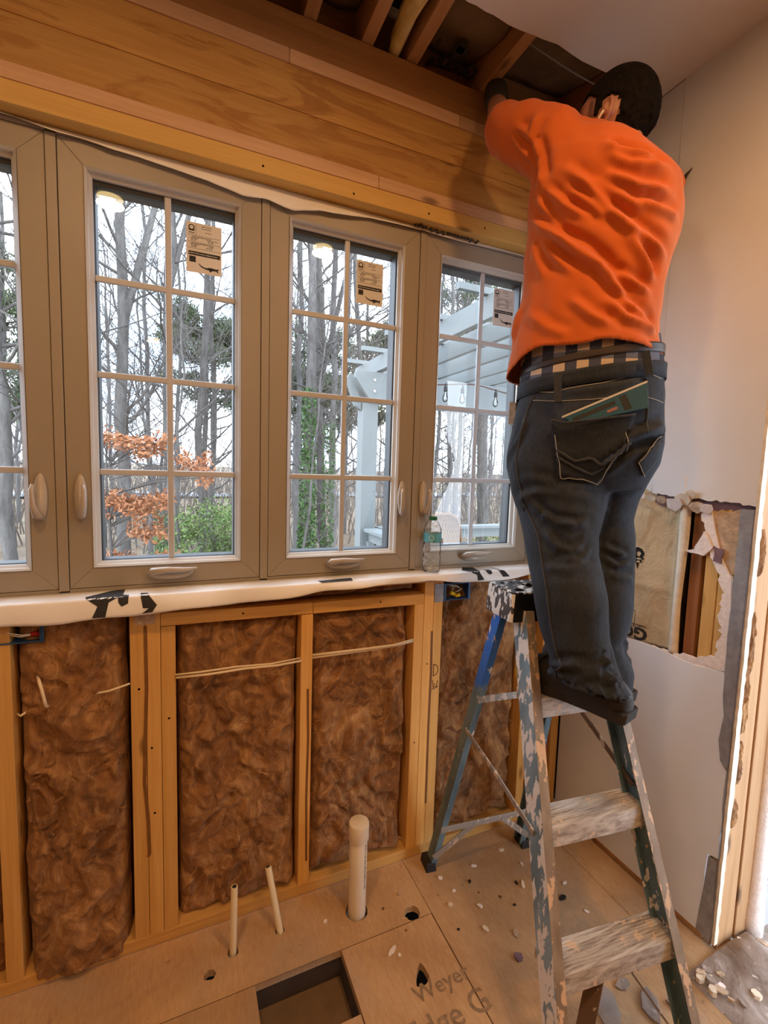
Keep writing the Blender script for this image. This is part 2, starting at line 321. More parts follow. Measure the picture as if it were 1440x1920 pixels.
# ------------------------------------------------------------------ mesh builder
ORG = {}
class MB:
    def __init__(s): s.v = []; s.f = []
    def add(s, vs, fs):
        o = len(s.v); s.v += [tuple(map(float, v)) for v in vs]; s.f += [tuple(i+o for i in f) for f in fs]; return s
    def box(s, x0, y0, z0, x1, y1, z1):
        x0, x1 = min(x0, x1), max(x0, x1); y0, y1 = min(y0, y1), max(y0, y1); z0, z1 = min(z0, z1), max(z0, z1)
        return s.add([(x0,y0,z0),(x1,y0,z0),(x1,y1,z0),(x0,y1,z0),(x0,y0,z1),(x1,y0,z1),(x1,y1,z1),(x0,y1,z1)],
                     [(0,3,2,1),(4,5,6,7),(0,1,5,4),(1,2,6,5),(2,3,7,6),(3,0,4,7)])
    def hexa(s, p):     # 8 corners, bottom ring then top ring
        return s.add(p, [(0,3,2,1),(4,5,6,7),(0,1,5,4),(1,2,6,5),(2,3,7,6),(3,0,4,7)])
    def beam(s, a, b, u, w, h):     # box from a to b; u = direction of width w; h the other way
        a = Vector(a); b = Vector(b); d = (b-a).normalized(); u = Vector(u); u = (u-d*u.dot(d)).normalized(); n = d.cross(u)
        p = []
        for q in (a, b):
            for su, sn in ((-1,-1),(1,-1),(1,1),(-1,1)): p.append(q+u*(w/2*su)+n*(h/2*sn))
        return s.hexa(p)
    def sweep(s, poly, a, b, u, n2, scale_b=1.0, caps=True):   # 2D polygon swept from a to b, axes u and n2
        a = Vector(a); b = Vector(b); u = Vector(u); n2 = Vector(n2); k = len(poly); vs = []
        for q, sc in ((a, 1.), (b, scale_b)):
            for x, y in poly: vs.append(q+u*x*sc+n2*y*sc)
        fs = [(i, (i+1) % k, k+(i+1) % k, k+i) for i in range(k)]
        if caps:
            tri = tessellate_polygon([[Vector((x, y, 0)) for x, y in poly]])
            fs += [tuple(reversed(t)) for t in tri]+[tuple(i+k for i in t) for t in tri]
        return s.add(vs, fs)
    def tube(s, pts, rad, n=8, caps=True):
        pts = [Vector(p) for p in pts]; m = len(pts)
        if not hasattr(rad, '__len__'): rad = [rad]*m
        vs = []; fs = []; ref = None
        for i, p in enumerate(pts):
            d = (pts[min(i+1, m-1)]-pts[max(i-1, 0)]); d = d.normalized() if d.length > 1e-9 else Vector((0,0,1))
            if ref is None: ref = Vector((0,0,1)) if abs(d.z) < .9 else Vector((1,0,0))
            u = (ref-d*ref.dot(d)); u = u.normalized() if u.length > 1e-6 else d.orthogonal().normalized(); w = d.cross(u); ref = u
            for k in range(n):
                a = 2*PI*k/n; vs.append(p+(u*math.cos(a)+w*math.sin(a))*rad[i])
        for i in range(m-1):
            for k in range(n): fs.append((i*n+k, i*n+(k+1) % n, (i+1)*n+(k+1) % n, (i+1)*n+k))
        if caps: fs += [tuple(reversed(range(n))), tuple(range((m-1)*n, m*n))]
        return s.add(vs, fs)
    def lathe(s, prof, c=(0,0,0), n=24, axis=(0,0,1), caps=True):
        c = Vector(c); ax = Vector(axis).normalized(); u = ax.orthogonal().normalized(); w = ax.cross(u); vs = []; fs = []
        for r, z in prof:
            for k in range(n): a = 2*PI*k/n; vs.append(c+ax*z+(u*math.cos(a)+w*math.sin(a))*r)
        m = len(prof)
        for i in range(m-1):
            for k in range(n): fs.append((i*n+k, i*n+(k+1) % n, (i+1)*n+(k+1) % n, (i+1)*n+k))
        if caps: fs += [tuple(reversed(range(n))), tuple(range((m-1)*n, m*n))]
        return s.add(vs, fs)
    def plate(s, outer, fn, holes=()):   # flat polygon with holes; fn(x, y, side) -> 3D point, side 0 front 1 back
        loops = [list(outer)]+[list(h) for h in holes]
        tri = tessellate_polygon([[Vector((x, y, 0)) for x, y in l] for l in loops]); flat = [p for l in loops for p in l]; n = len(flat)
        vs = [fn(x, y, 0) for x, y in flat]+[fn(x, y, 1) for x, y in flat]
        fs = [tuple(t) for t in tri]+[tuple(i+n for i in reversed(t)) for t in tri]; o = 0
        for l in loops:
            k = len(l)
            for i in range(k): fs.append((o+i, o+(i+1) % k, n+o+(i+1) % k, n+o+i))
            o += k
        return s.add(vs, fs)
    def grid(s, P):      # P[i][j] points
        ni, nj = len(P), len(P[0]); vs = [p for r in P for p in r]
        return s.add(vs, [(i*nj+j, i*nj+j+1, (i+1)*nj+j+1, (i+1)*nj+j) for i in range(ni-1) for j in range(nj-1)])
    def build(s, name, mat, parent=None, smooth=False, bevel=0, seg=2, recalc=True, solid=0):
        me = bpy.data.meshes.new(name); o3 = ORG.get(parent.name, (0,0,0)) if parent else (0,0,0)
        me.from_pydata([(v[0]-o3[0], v[1]-o3[1], v[2]-o3[2]) for v in s.v], [], s.f)
        return finish(me, name, mat, parent, smooth, bevel, seg, recalc, solid, o3)
def finish(me, name, mat, parent=None, smooth=False, bevel=0, seg=2, recalc=True, solid=0, o3=(0,0,0)):
    if recalc:
        bm = bmesh.new(); bm.from_mesh(me); bmesh.ops.recalc_face_normals(bm, faces=bm.faces); bm.to_mesh(me); bm.free()
    me.materials.append(MATS[mat] if isinstance(mat, str) else mat)
    o = bpy.data.objects.new(name, me); COL.objects.link(o)
    if parent: o.parent = parent; ORG[o.name] = o3
    else: ORG[o.name] = (0, 0, 0)
    if smooth:
        for p in me.polygons: p.use_smooth = True
    if solid: md = o.modifiers.new('thickness', 'SOLIDIFY'); md.thickness = solid; md.offset = -1
    if bevel:
        md = o.modifiers.new('edge', 'BEVEL'); md.width = bevel; md.segments = seg; md.limit_method = 'ANGLE'; md.angle_limit = .7
    return o
def tag(o, label=None, cat=None, group=None, kind=None):
    if label: o['label'] = label
    if cat: o['category'] = cat
    if group: o['group'] = group
    if kind: o['kind'] = kind
    return o
def root(name, loc, label=None, cat=None, group=None, kind=None):
    o = bpy.data.objects.new(name, None); COL.objects.link(o); o.location = loc; o.empty_display_size = .05
    ORG[o.name] = tuple(loc); return tag(o, label, cat, group, kind)
def copy_tree(o, parent=None):
    c = o.copy(); COL.objects.link(c)
    if parent: c.parent = parent
    for ch in list(o.children): copy_tree(ch, c)
    return c
def bx(name, mat, parent, b, bevel=.0015, **kw): return MB().box(*b).build(name, mat, parent, bevel=bevel, **kw)
def text_data(body, size, bold=0., shear=0., align='LEFT'):
    cu = bpy.data.curves.new('lettering', 'FONT'); cu.body = body; cu.size = size; cu.offset = bold; cu.shear = shear; cu.align_x = align
    cu.resolution_u = 3
    o = bpy.data.objects.new('lettering', cu); COL.objects.link(o); dg = bpy.context.evaluated_depsgraph_get(); dg.update()
    me = bpy.data.meshes.new_from_object(o.evaluated_get(dg)); vs = [tuple(v.co) for v in me.vertices]; fs = [tuple(p.vertices) for p in me.polygons]
    bpy.data.objects.remove(o); bpy.data.curves.remove(cu); bpy.data.meshes.remove(me); return vs, fs
def add_text(mb, body, size, fn, bold=0., shear=0., align='LEFT'):
    vs, fs = text_data(body, size, bold, shear, align); return mb.add([fn(v[0], v[1]) for v in vs], fs)
# vectorised value noise
def vnoise(x, y, seed=0):
    xi = np.floor(x).astype(np.int64); yi = np.floor(y).astype(np.int64); xf = x-xi; yf = y-yi
    def h(a, b):
        n = (a*374761393+b*668265263+seed*974711) & 0x7fffffff; n = ((n ^ (n >> 13))*1274126177) & 0x7fffffff; return ((n ^ (n >> 16)) & 0xffff)/65535.
    u = xf*xf*(3-2*xf); v = yf*yf*(3-2*yf)
    return (h(xi, yi)*(1-u)+h(xi+1, yi)*u)*(1-v)+(h(xi, yi+1)*(1-u)+h(xi+1, yi+1)*u)*v
def fbm(x, y, oct=4, seed=0):
    s = 0.; a = .5
    for k in range(oct): s = s+a*vnoise(x*2**k, y*2**k, seed+k*17); a *= .5
    return s
# ------------------------------------------------------------------ room shell
CEIL = 2.69
fl = root('floor', (0, 0, 0), 'bare plywood subfloor with cut-outs and debris', None, None, 'structure')
def circ(cx, cy, r, n=16, seed=0, j=.08):
    rg = random.Random(seed); return [(cx+r*(1+rg.uniform(-j, j))*math.cos(2*PI*k/n), cy+r*(1+rg.uniform(-j, j))*math.sin(2*PI*k/n)) for k in range(n)]
FT = .022
def panel(name, outer, holes=(), mat='subfloor', dz=0.):
    return MB().plate(outer, lambda x, y, s: (x, y, dz-FT*s), holes).build(name, mat, fl)
panel('floor_panel', [(-3.55, -.2195), (-.732, -.2195), (-.732, .0), (-3.55, .0)],
      [circ(-.79, -.196, .026, 18, 1), circ(-1.404, -.146, .0155, 14, 2, .15), circ(-.872, -.146, .006, 8, 3), circ(-.955, -.122, .036, 20, 9, .02), circ(-1.338, -.106, .016, 12, 4), circ(-1.198, -.094, .014, 12, 5)])
panel('floor_panel', [(-3.55, -1.42), (-1.2905, -1.42), (-1.2905, -.2215), (-3.55, -.2215)])
panel('floor_panel', [(-1.2885, -.395), (-1.044, -.395), (-1.044, -.398), (-1.042, -1.42), (-1.2885, -1.42)])
panel('floor_panel', [(-1.040, -1.42), (-.734, -1.42), (-.734, -.2215), (-1.040, -.2215)],
      [circ(-.834, -.209-.03, .0045, 8, 6), [(-.876, -.392), (-.868, -.372), (-.852, -.352), (-.838, -.340), (-.832, -.352), (-.830, -.384), (-.846, -.396), (-.862, -.400)]])
panel('floor_panel', [(-.730, -1.42), (-.128, -1.42), (-.128, 0), (-.730, 0)],
      [circ(-.545, -.215, .0055, 8, 7, .3), circ(-.485, -.255, .007, 8, 8, .3)])
panel('floor_plank', [(-.126, -.66), (.10, -.66), (.10, 0), (-.126, 0)])
panel('floor_panel', [(-.126, -1.42), (.30, -1.42), (.30, -.662), (-.126, -.662)], (), 'dusty_floor')
panel('floor_panel', [(-3.55, -4.6), (.0, -4.6), (.0, -1.424), (-3.55, -1.424)])
bx('subfloor_void', 'cavity_shade', fl, (-3.6, -4.65, -.40, .32, .15, -.30), 0)
dh = MB(); dh.box(-1.31, -.2185, -.20, -1.02, -.19, -.0225); dh.build('floor_joist', 'duct_shade', fl)
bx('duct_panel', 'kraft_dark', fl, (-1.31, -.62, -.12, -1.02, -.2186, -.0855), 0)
bx('duct_side', 'duct_shade', fl, (-1.043, -.62, -.20, -1.02, -.2185, -.0225), 0)
bx('duct_side', 'duct_shade', fl, (-1.31, -.62, -.20, -1.2905, -.2185, -.0225), 0)
mb = MB()
for body, x, y, sz in (('Weyer', -.893, -.432, .066), ('Edge G', -.955, -.520, .092)):
    add_text(mb, body, sz, lambda u, v: (x+u*.93-v*.05, y+v*.9+u*.02, .0006), .0012)
tag(mb.build('floor_lettering', 'print_faded', fl, recalc=False), 'faded stamped lettering on the plywood')

# ---- window wall: studs, plates, header
wb = root('wall_back', (0, 0, 0), 'stripped window wall with open studs and header', None, None, 'structure')
SD = .09
for a, b, z0, z1 in ((-2.34, -2.302, .038, 1.05), (-1.905, -1.866, .038, 1.05), (-1.601, -1.5635, .038, 1.05), (-1.5625, -1.525, .038, 1.05), (-1.524, -1.486, .038, .972),
                     (-1.122, -1.084, .038, .966), (-.718, -.681, .038, .963), (-.680, -.6425, .038, 1.05), (-.6415, -.604, .038, 1.05),
                     (-.218, -.180, .038, 1.05), (-.121, -.083, .038, 1.05), (-.047, -.009, .038, 1.05)):
    bx('stud', 'stud_wood_z', wb, (a, 0, z0, b, SD, z1), .002)
bx('stud', 'red_wood_z', wb, (-.083, .012, .038, -.047, SD, 1.05), .001)
bx('bottom_plate', 'stud_wood_x', wb, (-3.55, 0, .0, 0, SD, .038), .002)
def plank(name, mat, x0, z0a, z0b, x1, z1a, z1b, y0=0., y1=.038):
    MB().hexa([(x0, y0, z0a), (x1, y0, z1a), (x1, y1, z1a), (x0, y1, z0a), (x0, y0, z0b), (x1, y0, z1b), (x1, y1, z1b), (x0, y1, z0b)]).build(name, mat, wb, bevel=.002)
plank('cripple_plate', 'stud_wood_x', -1.524, .974, 1.012, -1.085, .968, 1.003, 0, SD)
plank('cripple_plate', 'stud_wood_x', -1.084, .967, 1.003, -.681, .963, 1.001, 0, SD)
bx('rough_sill', 'stud_wood_x', wb, (-2.4, -.022, 1.046, -.16, .14, 1.0745), .002)
bx('wall_sheathing', 'sheathing', wb, (-3.55, .0905, -.05, .10, .10, 1.045), 0)
bx('exterior_siding', 'pergola_paint', wb, (-3.6, .14, -.6, .14, .16, 1.07), 0)
bx('exterior_siding', 'pergola_paint', wb, (-3.6, .14, 2.27, .14, .16, 3.1), 0)
bx('exterior_siding', 'pergola_paint', wb, (-3.6, .14, 1.07, -2.30, .16, 2.27), 0)
bx('exterior_siding', 'pergola_paint', wb, (-.16, .14, 1.07, .14, .16, 2.27), 0)
# header, bottom to top
bx('header_lip', 'yellow_wood_x', wb, (-2.45, 0, 2.2495, .0, .14, 2.300), .002)
bx('header_strip', 'pale_wood_x', wb, (-2.45, -.001, 2.301, -.9, .05, 2.338), .002)
bx('header_strip', 'pale_wood_x', wb, (-.899, -.001, 2.301, 0, .05, 2.338), .002)
bx('header_beam', 'header_wood', wb, (-2.45, .004, 2.339, 0, .10, 2.446), .0015)
bx('header_beam', 'header_wood', wb, (-2.45, .002, 2.4465, 0, .10, 2.562), .0015)
bx('header_strip', 'pale_wood_x', wb, (-2.45, -.002, 2.563, -1.18, .09, 2.600), .002)
bx('header_strip', 'pale_wood_x', wb, (-1.179, -.002, 2.563, -.62, .09, 2.600), .002)
bx('header_strip', 'pale_wood_x', wb, (-.619, -.002, 2.563, 0, .09, 2.600), .002)
bx('top_plate', 'dark_wood_x', wb, (-2.45, .000, 2.601, 0, .09, 2.645), .002)
bx('top_plate', 'dark_wood_x', wb, (-2.45, .003, 2.6455, 0, .09, 2.700), .002)
bx('king_stud', 'stud_wood_z', wb, (-.165, .0, 1.051, -.127, .09, 2.249), .002)
bx('king_stud', 'stud_wood_z', wb, (-.127, .002, 1.051, .0, .09, 2.249), .002)
bx('king_stud', 'stud_wood_z', wb, (-2.40, .0, 1.075, -2.2705, .13, 2.249), .002)
bx('wall_sheathing', 'sheathing', wb, (-.16, .091, 1.05, .02, .10, 2.72), 0)
bx('drywall_panel', 'drywall', wb, (-3.55, -.012, 0, -2.45, 0, CEIL), 0)
# knots, nail heads and adhesive runs on the framing
rg = random.Random(4)
nl = MB()
for x, z in ((-1.30, 2.585), (-1.05, 2.582), (-.83, 2.58), (-.55, 2.584), (-1.70, 2.32), (-1.35, 2.316), (-1.12, 2.322), (-.80, 2.318), (-.62, 2.32), (-1.25, 2.27), (-.98, 2.265), (-.72, 2.27), (-.5, 2.275), (-1.55, .62), (-1.545, .42), (-1.58, .80), (-1.505, .70), (-.66, .74), (-.70, .45), (-1.30, .99), (-.85, .985)):
    nl.lathe([(.0035, -.0035), (.0035, .0)], (x, 0, z), 7, (0, -1, 0))
nl.build('nail_head', 'ink_brown', wb)
def ribbon(name, mat, pts, w, y=-.0015, t=.0015):
    m = MB()
    for (x, z), (x2, z2) in zip(pts[:-1], pts[1:]): m.hexa([(x-w/2, y, z), (x+w/2, y, z), (x+w/2, y+t, z), (x-w/2, y+t, z), (x2-w/2, y, z2), (x2+w/2, y, z2), (x2+w/2, y+t, z2), (x2-w/2, y+t, z2)])
    return m.build(name, mat, wb)
ribbon('adhesive_run', 'adhesive', [(-1.562, .98), (-1.561, .80), (-1.566, .66), (-1.570, .52), (-1.562, .40), (-1.560, .30), (-1.563, .29)], .009)
ribbon('adhesive_run', 'adhesive', [(-1.098, .72), (-1.094, .55), (-1.097, .35), (-1.094, .12)], .007)
ribbon('adhesive_run', 'adhesive', [(-.645, .86), (-.642, .7), (-.644, .5), (-.642, .2)], .008)
bx('nail_plate', 'torn_paper', wb, (-1.588, -.002, .985, -1.538, 0, 1.035), 0)
bx('nail_plate', 'zinc', wb, (-.641, -.002, .966, -.604, 0, 1.032), 0)
# handwritten mark on the right stud
mk = MB()
def stroke(pts, r=.0013): mk.tube([(x, -.0005, z) for x, z in pts], r, 5)
stroke([(-.632, .735), (-.632, .69)]); stroke([(-.632, .735), (-.618, .728), (-.612, .712), (-.618, .697), (-.632, .690)])
stroke([(-.634, .675), (-.630, .645), (-.625, .662), (-.619, .643), (-.613, .672)]); stroke([(-.636, .640), (-.61, .648)])
tag(mk.build('pencil_mark', 'ink_brown', wb), 'hand-written letters on the stud')

# ---- ceiling: drywall sheet broken off short of the window wall, joists and kraft batts in the gap
cg = root('ceiling', (0, 0, 0), 'white ceiling broken away along the window wall', None, None, 'structure')
rg = random.Random(11)
edge = []; x = -3.55
while x < -.002:
    edge.append((x, -.236+rg.uniform(-.004, .004))); x += rg.uniform(.02, .06)
for i, (x, y) in enumerate(edge):
    if -.47 < x < -.40: edge[i] = (x, y-.012)
edge.append((0, -.236))
MB().plate(edge+[(0, -4.6), (-3.55, -4.6)], lambda x, y, s: (x, y, CEIL+.0125*s)).build('ceiling_drywall', 'ceiling_paint', cg)
for xa in (-2.35, -1.94, -1.54, -1.14, -.965, -.915+.10, -.545, -.145):
    w = .038
    bx('joist', 'joist_wood', cg, (xa, -4.6, CEIL+.0135, xa+w, .09, CEIL+.2), .002)
bx('roof_deck', 'cavity_shade', cg, (-3.6, -4.65, 2.92, .2, .20, 2.94), 0)
bx('rim_board', 'dark_wood_x', cg, (-3.55, .092, 2.60, .02, .12, 2.92), 0)
def sag(name, mat, x0, x1, y0, y1, z, amp, seed, parent=None):
    n, m = 26, 26; P = []
    for i in range(n):
        r = []
        for j in range(m):
            u, v = i/(n-1), j/(m-1); X = x0+(x1-x0)*u; Yv = y0+(y1-y0)*v
            h = z-amp*math.sin(PI*u)*.6+amp*1.3*(float(fbm(np.array(X*9.), np.array(Yv*9.), 4, seed))-.45)
            if v > .8: h += (v-.8)*.28
            r.append((X, Yv, h))
        P.append(r)
    return MB().grid(P).build(name, mat, parent, smooth=True, solid=.004)
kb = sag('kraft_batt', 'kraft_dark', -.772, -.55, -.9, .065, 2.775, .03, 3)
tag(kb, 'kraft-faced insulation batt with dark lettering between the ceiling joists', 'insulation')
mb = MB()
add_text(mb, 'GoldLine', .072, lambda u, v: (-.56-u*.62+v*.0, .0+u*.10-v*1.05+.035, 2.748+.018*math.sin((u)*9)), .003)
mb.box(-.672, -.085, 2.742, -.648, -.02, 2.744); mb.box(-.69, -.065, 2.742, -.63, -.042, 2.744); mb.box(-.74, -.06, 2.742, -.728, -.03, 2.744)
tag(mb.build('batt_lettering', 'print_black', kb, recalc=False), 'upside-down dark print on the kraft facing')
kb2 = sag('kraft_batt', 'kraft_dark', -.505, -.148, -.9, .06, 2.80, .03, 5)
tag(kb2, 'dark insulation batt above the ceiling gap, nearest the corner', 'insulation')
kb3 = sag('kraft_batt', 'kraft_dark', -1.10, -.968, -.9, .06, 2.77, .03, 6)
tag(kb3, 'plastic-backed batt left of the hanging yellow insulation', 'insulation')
kb4 = sag('kraft_batt', 'kraft_dark', -1.50, -1.142, -.9, .06, 2.77, .03, 7)  # same dark brown facing as the other ceiling batts
tag(kb4, 'dark brown batt in the ceiling gap over the middle window', 'insulation')
yf = MB(); pts = []
for k in range(14):
    u = k/13; pts.append((-.868+.004*math.sin(k*1.1)+.012*u, -.95+u*1.01, 2.735-.012*math.sin(k*.9)-(.045*max(0, u-.9)/.1)))
yf.tube(pts, [.03+.004*math.sin(k*2.2) if k < 12 else (.024 if k == 12 else .008) for k in range(14)], 10)
tag(yf.build('insulation_roll', 'yellow_fiberglass', None, smooth=True), 'strip of yellow fibreglass hanging between two ceiling joists', 'insulation')
cbl = MB(); cbl.tube([(-.50+.4*t, -.19+.21*t*0+.02*t, 2.715-.01*math.sin(t*3)) for t in [k/8 for k in range(9)]], .0026, 6)
tag(cbl.build('ceiling_cable', 'grey_cable', None, smooth=True), 'thin grey cable stretched across the ceiling gap behind the head', 'cable')

# ---- right wall
wr = root('wall_right', (0, 0, 0), 'white drywall side wall torn open at counter height', None, None, 'structure')
def jag(pts, seed, amp=.006, step=.012):
    rg = random.Random(seed); out = []
    for (a, b), (c, d) in zip(pts[:-1], pts[1:]):
        n = max(1, int(math.hypot(c-a, d-b)/step))
        for k in range(n): out.append((a+(c-a)*k/n+rg.uniform(-amp, amp)*(k > 0), b+(d-b)*k/n+rg.uniform(-amp, amp)*(k > 0)))
    out.append(pts[-1]); return out
def sheet(name, mat, poly, x0, x1, parent, **kw): return MB().plate(poly, lambda y, z, s: (x0+(x1-x0)*s, y, z)).build(name, mat, parent, **kw)
# corner at Y=0; free end of the wall at Y=-.655
left_top = jag([(0, 1.43), (-.20, 1.415), (-.274, 1.413), (-.325, 1.385)], 1, .005)
sheet('drywall_panel', 'drywall', left_top+[(-.3285, 1.40), (-.3285, CEIL), (0, CEIL)], .003, .0127, wr)
right_top = jag([(-.3315, 1.384), (-.42, 1.375), (-.50, 1.372), (-.58, 1.368), (-.640, 1.362)], 2, .0035)
sheet('drywall_panel', 'drywall', right_top+[(-.655, 1.362), (-.655, CEIL), (-.3315, CEIL)], 0, .0127, wr)
sheet('paper_backing', 'purple_paper', jag([(0, 1.40), (-.25, 1.385), (-.34, 1.35), (-.44, 1.335), (-.55, 1.34), (-.64, 1.335)], 3, .01)+[(-.655, 1.40), (-.655, 1.5), (0, 1.5)], .0128, .0145, wr)
low_top = [(0, .858), (-.19, .857), (-.28, .858), (-.393, .861), (-.519, .853), (-.606, .865)]
low_side = jag([(-.606, .865), (-.622, .81), (-.617, .74), (-.628, .66), (-.638, .64), (-.640, .30), (-.612, .292), (-.608, .17), (-.600, .04)], 5, .002, .03)
sheet('drywall_panel', 'drywall_raw', low_top+low_side[1:]+[(-.60, .03), (0, .03)], 0, .0127, wr)
# gypsum crumbs still stuck along the cut and the corner bead
gy = jag([(-.50, .862), (-.54, .885), (-.575, .90), (-.585, .96), (-.578, 1.04), (-.586, 1.10), (-.56, 1.16)], 6, .008)+jag([(-.545, 1.19), (-.53, 1.23), (-.515, 1.25), (-.512, 1.30), (-.50, 1.335)], 7, .006)
gy2 = [(-.53, 1.34), (-.545, 1.28), (-.57, 1.20), (-.60, 1.15), (-.608, 1.05), (-.606, .95), (-.61, .87)]
sheet('gypsum_crust', 'gypsum', gy+gy2, .001, .0125, wr)
sheet('gypsum_crust', 'gypsum', jag([(-.463, 1.207), (-.49, 1.215), (-.505, 1.25), (-.515, 1.275), (-.545, 1.23), (-.52, 1.20), (-.463, 1.207)], 8, .003)[:-1], -.004, .008, wr)
sheet('gypsum_crust', 'gypsum', jag([(-.36, .858), (-.45, .868), (-.52, .875), (-.56, .90), (-.60, .88), (-.60, .866)], 9, .005)+[(-.52, .852)], .002, .0126, wr)
sheet('torn_paper', 'torn_paper', jag([(-.53, 1.34), (-.61, 1.345), (-.612, 1.16), (-.58, 1.15), (-.545, 1.22), (-.53, 1.34)], 10, .006)[:-1], .006, .0126, wr)
sheet('torn_paper', 'purple_paper', jag([(-.545, 1.235), (-.575, 1.23), (-.572, 1.185), (-.548, 1.19), (-.545, 1.235)], 12, .004)[:-1], -.003, .0, wr)
rg = random.Random(21)
for k, (y, z, s) in enumerate(((-.262, 1.395, .02), (-.30, 1.372, .024), (-.335, 1.366, .02), (-.375, 1.362, .022), (-.42, 1.352, .035), (-.445, 1.366, .03), (-.49, 1.35, .03), (-.52, 1.345, .026), (-.47, 1.385, .022))):
    pts = [(y+s*rg.uniform(.6, 1.1)*math.cos(a*PI/4), z+s*.7*rg.uniform(.6, 1.1)*math.sin(a*PI/4)) for a in range(8)]
    t = rg.uniform(.2, .9)
    MB().plate(pts, lambda a, b, s_: (-.004-.012*t+(z-b)*t*.6+.003*s_, a, b)).build('torn_flap', ('torn_paper', 'gypsum', 'cream_edge')[k % 3], wr)
bd = jag([(-.610, 1.352), (-.610, .882), (-.612, .80), (-.620, .74), (-.612, .66), (-.622, .60), (-.640, .58)], 13, .002, .03)
sheet('corner_bead', 'zinc', bd+[(-.6455, .6), (-.6455, 1.352)], -.0035, -.001, wr)
sheet('corner_bead', 'zinc', [(-.616, .292), (-.640, .284), (-.6455, .06), (-.640, .02), (-.600, .035), (-.606, .12), (-.612, .2)], -.0035, -.001, wr)
bx('corner_bead', 'zinc', wr, (-.0035, -.6465, .02, .010, -.6445, 1.352), 0)
sheet('drywall_edge', 'cream_edge', jag([(-.0005, .03), (-.002, .5), (.004, .8), (-.002, 1.1), (.004, 1.362)], 14, .002, .02)+jag([(.014, 1.362), (.022, 1.1), (.016, .8), (.024, .6), (.014, .3), (.013, .03)], 15, .004, .02), 0, 1, wr) if False else None
MB().plate(jag([(-.003, .03), (-.003, .62), (-.001, .9), (-.003, 1.362), (-.0005, 2.1)], 14, .0015, .02)+jag([(.014, 2.1), (.018, 1.362), (.021, 1.1), (.016, .8), (.023, .6), (.014, .3), (.013, .03)], 15, .003, .02), lambda x, z, s: (x, -.6475-.008*(1-s), z)).build('drywall_edge', 'cream_edge', wr)
# studs in the opened bay and the jamb pack at the free end
for b in ((.014, -.556, .05, .10, -.518, 2.68), (.014, -.598, .05, .10, -.559, 2.68), (.014, -.140, .05, .10, -.102, 2.68), (.014, -.06, .05, .10, -.02, 2.68)):
    bx('stud', 'stud_wood_z', wr, b, .002)
bx('stud', 'red_wood_z', wr, (.03, -.497, .05, .10, -.462, 2.68), .002)
bx('jamb_stud', 'jamb_wood', wr, (.024, -.648, .0, .104, -.612, 2.68), .003)
bx('jamb_stud', 'jamb_wood', wr, (.107, -.652, .0, .172, -.612, 2.68), .003)
bx('bottom_plate', 'stud_wood_y', wr, (.013, -.61, .0, .10, 0, .038), .002)
bx('wall_sheathing', 'sheathing', wr, (.101, -.61, -.05, .11, .10, 2.9), 0)
bx('exterior_siding', 'pergola_paint', wr, (.175, -.61, -.6, .19, .16, 3.1), 0)
MB().tube([(.19, -.655, z) for z in (.0, .06, .12, .5, 1.2, 2.1)], [.030, .03, .026, .022, .022, .022], 10).build('door_wrap', 'gypsum', wr, smooth=True)
# torn batt ends stuffed beside the jamb studs
def tuft(name, c, sx, sz, seed, parent, mat='brown_fiberglass', d=.03):
    n, m = 12, 22; P = []
    for i in range(n):
        r = []
        for j in range(m):
            u = i/(n-1)*2-1; v = j/(m-1)*2-1; q = max(0, 1-u*u)**.5*max(0, 1-v*v)**.5
            nn = float(fbm(np.array(u*3.+seed), np.array(v*5.), 4, seed))-.45
            r.append((c[0]+u*sx*(1+.3*nn), c[1]-d*q*(1+1.6*nn), c[2]+v*sz*(1+.2*nn)))
        P.append(r)
    return MB().grid(P).build(name, mat, parent, smooth=True)
for k, (z, s) in enumerate(((1.23, .07), (.96, .10), (.78, .09), (.60, .07), (.44, .05))): tag(tuft('insulation_tuft', (.036, -.646, z), .014, s, 30+k, wr, d=.012), None)
# far part of the right wall and the rest of the room behind the camera
bx('drywall_panel', 'drywall', wr, (0, -4.6, 0, .0127, -1.15, CEIL), 0)
bx('drywall_panel', 'drywall', wr, (0, -1.15, 2.1, .0127, -.655, CEIL), 0)
bx('door_header', 'stud_wood_y', wr, (.014, -1.15, 2.1, .172, -.655, 2.35), 0)
wl = tag(bx('wall_left', 'room_paint', None, (-3.62, -4.6, 0, -3.55, .0, CEIL), 0), 'plain brown wall on the far left of the room', None, None, 'structure')
wf = tag(bx('wall_front', 'room_paint', None, (-3.62, -4.67, 0, .0127, -4.6, CEIL), 0), 'plain brown wall behind the camera', None, None, 'structure')

